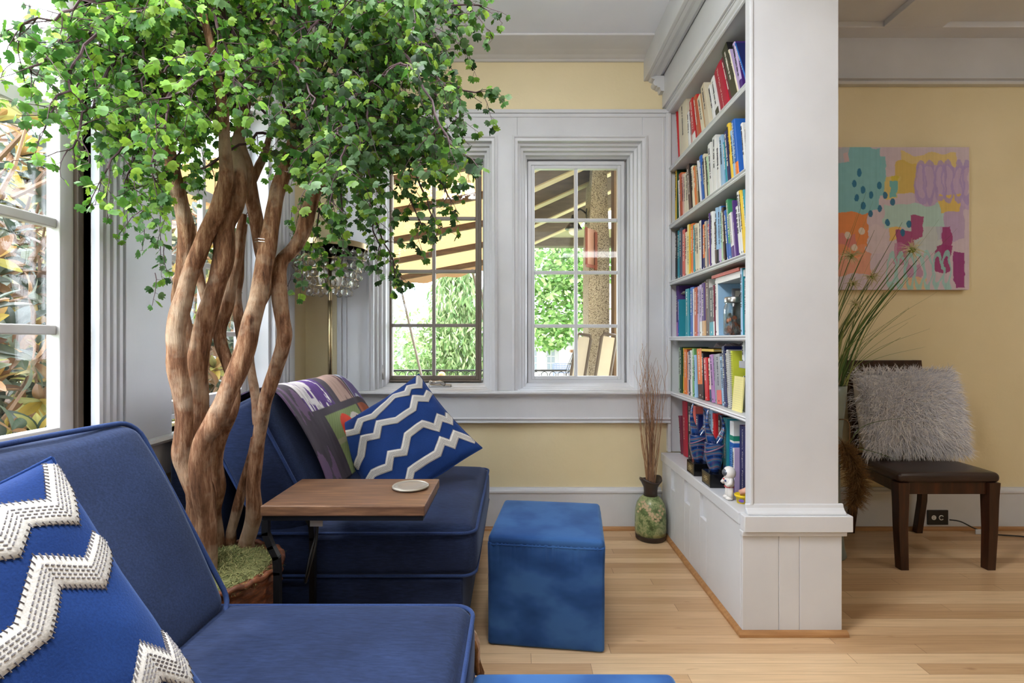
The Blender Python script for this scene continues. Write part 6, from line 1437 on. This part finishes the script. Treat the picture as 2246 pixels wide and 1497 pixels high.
# covered porch roof, right-hand window
pr_ = thing('porch_roof', 'brown porch roof with slanted beams outside the right window', 'porch roof', (.7, 4.8, 2.4))
RB = wood('porch_beam', (66, 58, 46), (98, 86, 68), (2, 14, 14), .8); LT = plain((150, 136, 104), .8)
def pf_(x, y): return 2.52 - .235 * (y - 3.4) * .55 + .45 * (x - .35)
for i, y in enumerate((3.62, 3.98, 4.38, 4.85, 5.4)):
    m_ = MB(); a, b = .13, 1.7
    m_.prism([(a, pf_(a, y)), (b, pf_(b, y)), (b, pf_(b, y) + .17), (a, pf_(a, y) + .17)], y, y + .12, 'y'); m_.build('beam', RB, pr_)
    m_ = MB(); m_.prism([(a, pf_(a, y) - .012), (b, pf_(b, y) - .012), (b, pf_(b, y) - .001), (a, pf_(a, y) - .001)], y, y + .13, 'y'); m_.build('beam_trim', LT, pr_)
m_ = MB()
for k in range(14):
    y = 3.4 + k * .2; m_.prism([(.13, pf_(.13, y) + .19), (1.9, pf_(1.9, y) + .19), (1.9, pf_(1.9, y) + .21), (.13, pf_(.13, y) + .21)], y, y + .19, 'y')
m_.build('roof_boards', plain((110, 100, 80), .8), pr_)
m_ = MB(); m_.box(.15, 1.9, 6.2, 6.35, H + (CY - 539) * 6.2 / F, H + (CY - 520) * 6.2 / F); m_.build('header_beam', RB, pr_)
m_ = MB()
for k in range(12): m_.box(.15, 1.9, 5.55 + k * .055, 5.60 + k * .055, 2.36 + .004 * k, 2.37 + .004 * k)
m_.build('ceiling_boards', plain((140, 132, 110), .8), pr_)
# stucco pillar
m = NM('pebble_stucco'); vo = m.n('ShaderNodeTexVoronoi'); vo.inputs['Scale'].default_value = 150; m.l(m.coord(), vo.inputs['Vector']); m.base(m.ramp(vo.outputs['Distance'], [(.2, srgb((186, 176, 162))), (.5, srgb((160, 148, 134))), (.85, srgb((84, 74, 66)))])); m.bump(vo.outputs['Distance'], .6, .01); m.set(Roughness=.95)
m_ = MB(); m_.prism([(.615, -.6), (.79, -.6), (.79, 1.9), (.76, 2.8), (.66, 2.8), (.615, 1.9)], 4.2, 4.55, 'y'); o = m_.build('stucco_pillar', m.m); tag(o, 'pebble-dashed stucco porch pillar outside the right window', 'pillar')
m_ = MB(); m_.box(.80, .94, 4.05, 4.19, -.6, 2.9); o = m_.build('porch_post', wood('dark_post', (78, 58, 44), (112, 88, 68), (14, 14, 2), .8)); tag(o, 'dark brown wooden porch post right of the stucco pillar', 'post')
# sconce on the pillar
lx, ly, lz = .50, 4.30, H + (CY - 497) * 4.3 / F
ls = thing('porch_lantern', 'black bell-shaped porch lantern with white globe on stucco pillar', 'lantern', (lx, ly, lz))
m_ = MB(); m_.lathe([(.075, -.02), (.05, .02), (.025, .055), (.015, .10), (.001, .105)], 20, (lx, ly, lz)); m_.build('shade', BLACK, ls, smooth=True)
m_ = MB(); ell(m_, (lx, ly, lz - .03), (.042, .042, .045)); m_.build('globe', plain((236, 232, 220), .3), ls, smooth=True)
m_ = MB(); m_.tube(catmull([(lx, ly, lz + .10), (lx + .05, ly, lz + .15), (lx + .10, ly, lz + .12), (.615, ly, lz + .09)], 5), .008, 6); m_.box(.605, .6148, ly - .03, ly + .03, lz + .03, lz + .15); m_.build('bracket', BLACK, ls)
# reddish framed plaque on the pillar face
a, b = P(1283, 0, 4.12).x, P(1307, 0, 4.12).x; z0, z1 = H + (CY - 590) * 4.12 / F, H + (CY - 502) * 4.12 / F
pq = thing('wall_plaque', 'red-brown framed plaque hanging askew on the stucco pillar', 'plaque', ((a + b) / 2, 4.15, (z0 + z1) / 2))
m_ = MB(); m_.prism([(a, 4.06), (b, 4.165), (b + .012, 4.165), (b + .012, 4.199), (b, 4.199)], z0 + .03, z1, 'z'); m_.build('board', plain((150, 112, 100), .7), pq)
m_ = MB(); m_.prism([(a - .006, 4.05), (a + .012, 4.05), (a + .012, 4.08), (a - .006, 4.08)], z0 + .03, z1, 'z'); m_.prism([(b - .004, 4.14), (b + .016, 4.14), (b + .016, 4.19), (b - .004, 4.19)], z0 - .0, z1 - .02, 'z')
m_.prism([(a, 4.045), (b + .01, 4.15), (b + .01, 4.17), (a, 4.07)], z0 + .01, z0 + .035, 'z'); m_.build('frame', plain((104, 46, 34), .6), pq)
# folded sling chairs leaning by the pillar
def sling(x0, label, y, lean, hh):
    t = thing('folded_deck_chair', label, 'deck chair', (x0, y, .1), group='folded deck chairs leaning on the porch')
    zb_ = -.15; M4 = Matrix.Translation((x0, y, zb_)) @ Matrix.Rotation(lean, 4, 'Y')
    m_ = MB(); m_.box(-.045, .045, -.008, .008, 0, hh - .03, M4); m_.build('sling', plain((170, 160, 148), .9), t)
    m_ = MB()
    pts = [M4 @ Vector(q) for q in ((-.056, 0, 0), (-.056, 0, hh - .04), (-.045, 0, hh - .01), (.045, 0, hh - .01), (.056, 0, hh - .04), (.056, 0, 0))]; m_.tube(pts, .013, 8); m_.build('chair_frame', plain((70, 58, 52), .5), t, smooth=True)
sling(P(1302, 0, 3.95).x - .10, 'folded white sling deck chair leaning against the stucco pillar', 3.9, .16, 1.36)
sling(P(1250, 0, 4.1).x - .10, 'folded white sling deck chair left of the other one', 4.08, .16, 1.36)
# wire plant stand with a bundle
ws = thing('wire_plant_stand', 'thin black wire stand beside the folded deck chairs', 'stand', (.50, 4.6, .9)); m_ = MB(); c = Vector((P(1265, 0, 4.6).x, 4.6, 0))
for k in range(8):
    a = 2 * PI * k / 8; m_.tube([c + Vector((.035 * math.cos(a), .035 * math.sin(a), 1.02)), c + Vector((.10 * math.cos(a), .10 * math.sin(a), .86)), c + Vector((.10 * math.cos(a), .10 * math.sin(a), -.1))], .004, 4)
for z in (1.02, .92, .86, .75): m_.tube([c + Vector(((.035 if z > 1 else .09) * math.cos(a), (.035 if z > 1 else .09) * math.sin(a), z)) for a in np.linspace(0, 2 * PI, 16)], .004, 4)
m_.build('wire_frame', BLACK, ws)
m_ = MB(); m_.box(c.x - .06, c.x + .06, 4.55, 4.65, 1.025, 1.05); m_.build('top_board', plain((170, 130, 100), .7), ws)
# iron railing with rings
rl_ = thing('iron_railing', 'black iron railing with a row of rings beyond the windows', 'railing', (-.4, 6.6, .5)); m_ = MB(); zr = H + (CY - 812) * 6.6 / F
m_.box(-2.8, 1.5, 6.58, 6.62, zr - .012, zr + .012); m_.box(-2.8, 1.5, 6.585, 6.615, zr - .12, zr - .105); m_.box(-2.8, 1.5, 6.585, 6.615, -.5, -.47)
m_.build('rails', BLACK, rl_); m_ = MB(); x = -2.75
while x < 1.45: m_.box(x - .007, x + .007, 6.594, 6.606, -.47, zr - .12); x += .11
m_.build('balusters', BLACK, rl_)['kind'] = 'stuff'
m_ = MB(); x = -2.75
while x < 1.45: m_.tube([(x + .055 + .042 * math.cos(a), 6.6, zr - .058 + .042 * math.sin(a)) for a in np.linspace(0, 2 * PI, 13)], .006, 4, cap=False); x += .11
m_.build('rings', BLACK, rl_)['kind'] = 'stuff'
m_ = MB(); ell(m_, (P(969, 0, 6.5).x, 6.5, H + (CY - 823) * 6.5 / F), (.05, .05, .05)); o = m_.build('garden_ball', plain((222, 130, 80), .5), smooth=True); tag(o, 'small orange ball-shaped ornament beside the railing', 'ornament')
# neighbouring house with porch bench
hs = thing('neighbour_house', 'white house with a porch and windows across the street', 'house', (2.2, 15, -.6)); HW = plain((176, 176, 174), .8)
m_ = MB(); m_.box(.3, 5.0, 15.6, 16.2, -.6, 3.4); m_.build('wall', HW, hs)
m_ = MB(); m_.box(.2, 5.0, 14.0, 15.6, 1.16, 1.5); m_.box(.2, 5, 14.0, 15.6, .02, -.10); m_.build('porch_slab', HW, hs)
for x in (.62, 1.75, 3.2):
    m_ = MB(); m_.box(x, x + .10, 14.05, 14.15, -.1, 1.16); m_.build('column', plain((226, 226, 214), .7), hs)
for x in (.42, .98, 2.4):
    m_ = MB(); m_.box(x, x + .26, 15.57, 15.6, .2, .85); w_ = m_.build('window', plain((120, 130, 136), .3), hs)
    m_ = MB()
    for k in range(4): m_.box(x - .01, x + .27, 15.55, 15.57, .2 + k * .21, .225 + k * .21)
    for k in range(3): m_.box(x - .01 + k * .128, x + .012 + k * .128, 15.55, 15.57, .2, .855)
    m_.build('glazing_bars', HW, w_)
m_ = MB(); m_.box(1.35, 1.75, 15.57, 15.6, -.1, .95); m_.build('door', plain((206, 204, 196), .6), hs)
bn = thing('porch_bench', 'small blue-grey slatted bench on the house porch opposite', 'bench', (1.35, 14.6, .02)); BG = plain((96, 106, 130), .6)
m_ = MB()
for k in range(4): m_.box(1.10, 1.66, 14.78, 14.80, .27 + k * .05, .30 + k * .05)
for k in range(7): m_.box(1.12 + k * .085, 1.135 + k * .085, 14.775, 14.80, .18, .45)
m_.build('backrest', BG, bn); m_ = MB(); m_.box(1.10, 1.66, 14.5, 14.80, .17, .19); m_.build('seat', BG, bn)
for x in (1.11, 1.63):
    for y in (14.51, 14.77): m_ = MB(); m_.box(x, x + .025, y, y + .025, .02, .17); m_.build('leg', BG, bn)
m_ = MB()
for z, y in ((2.75, 7.9), (2.55, 8.1), (1.95, 8.0)): m_.tube([(-4.5, y, z + -.35), (-1.8, y, z + .12), (1.0, y, z + .75)], .006, 4)
up_t = thing('utility_pole', 'utility pole with thin overhead wires crossing the sky behind the trees', 'utility pole', (-4.5, 8.0, -.6)); m_.build('wires', plain((90, 90, 90), .6), up_t)
m_ = MB(); m_.tube([(-4.5, 8, -.62), (-4.5, 8, 3.2)], .1, 10); m_.build('pole', plain((110, 92, 76), .8), up_t)
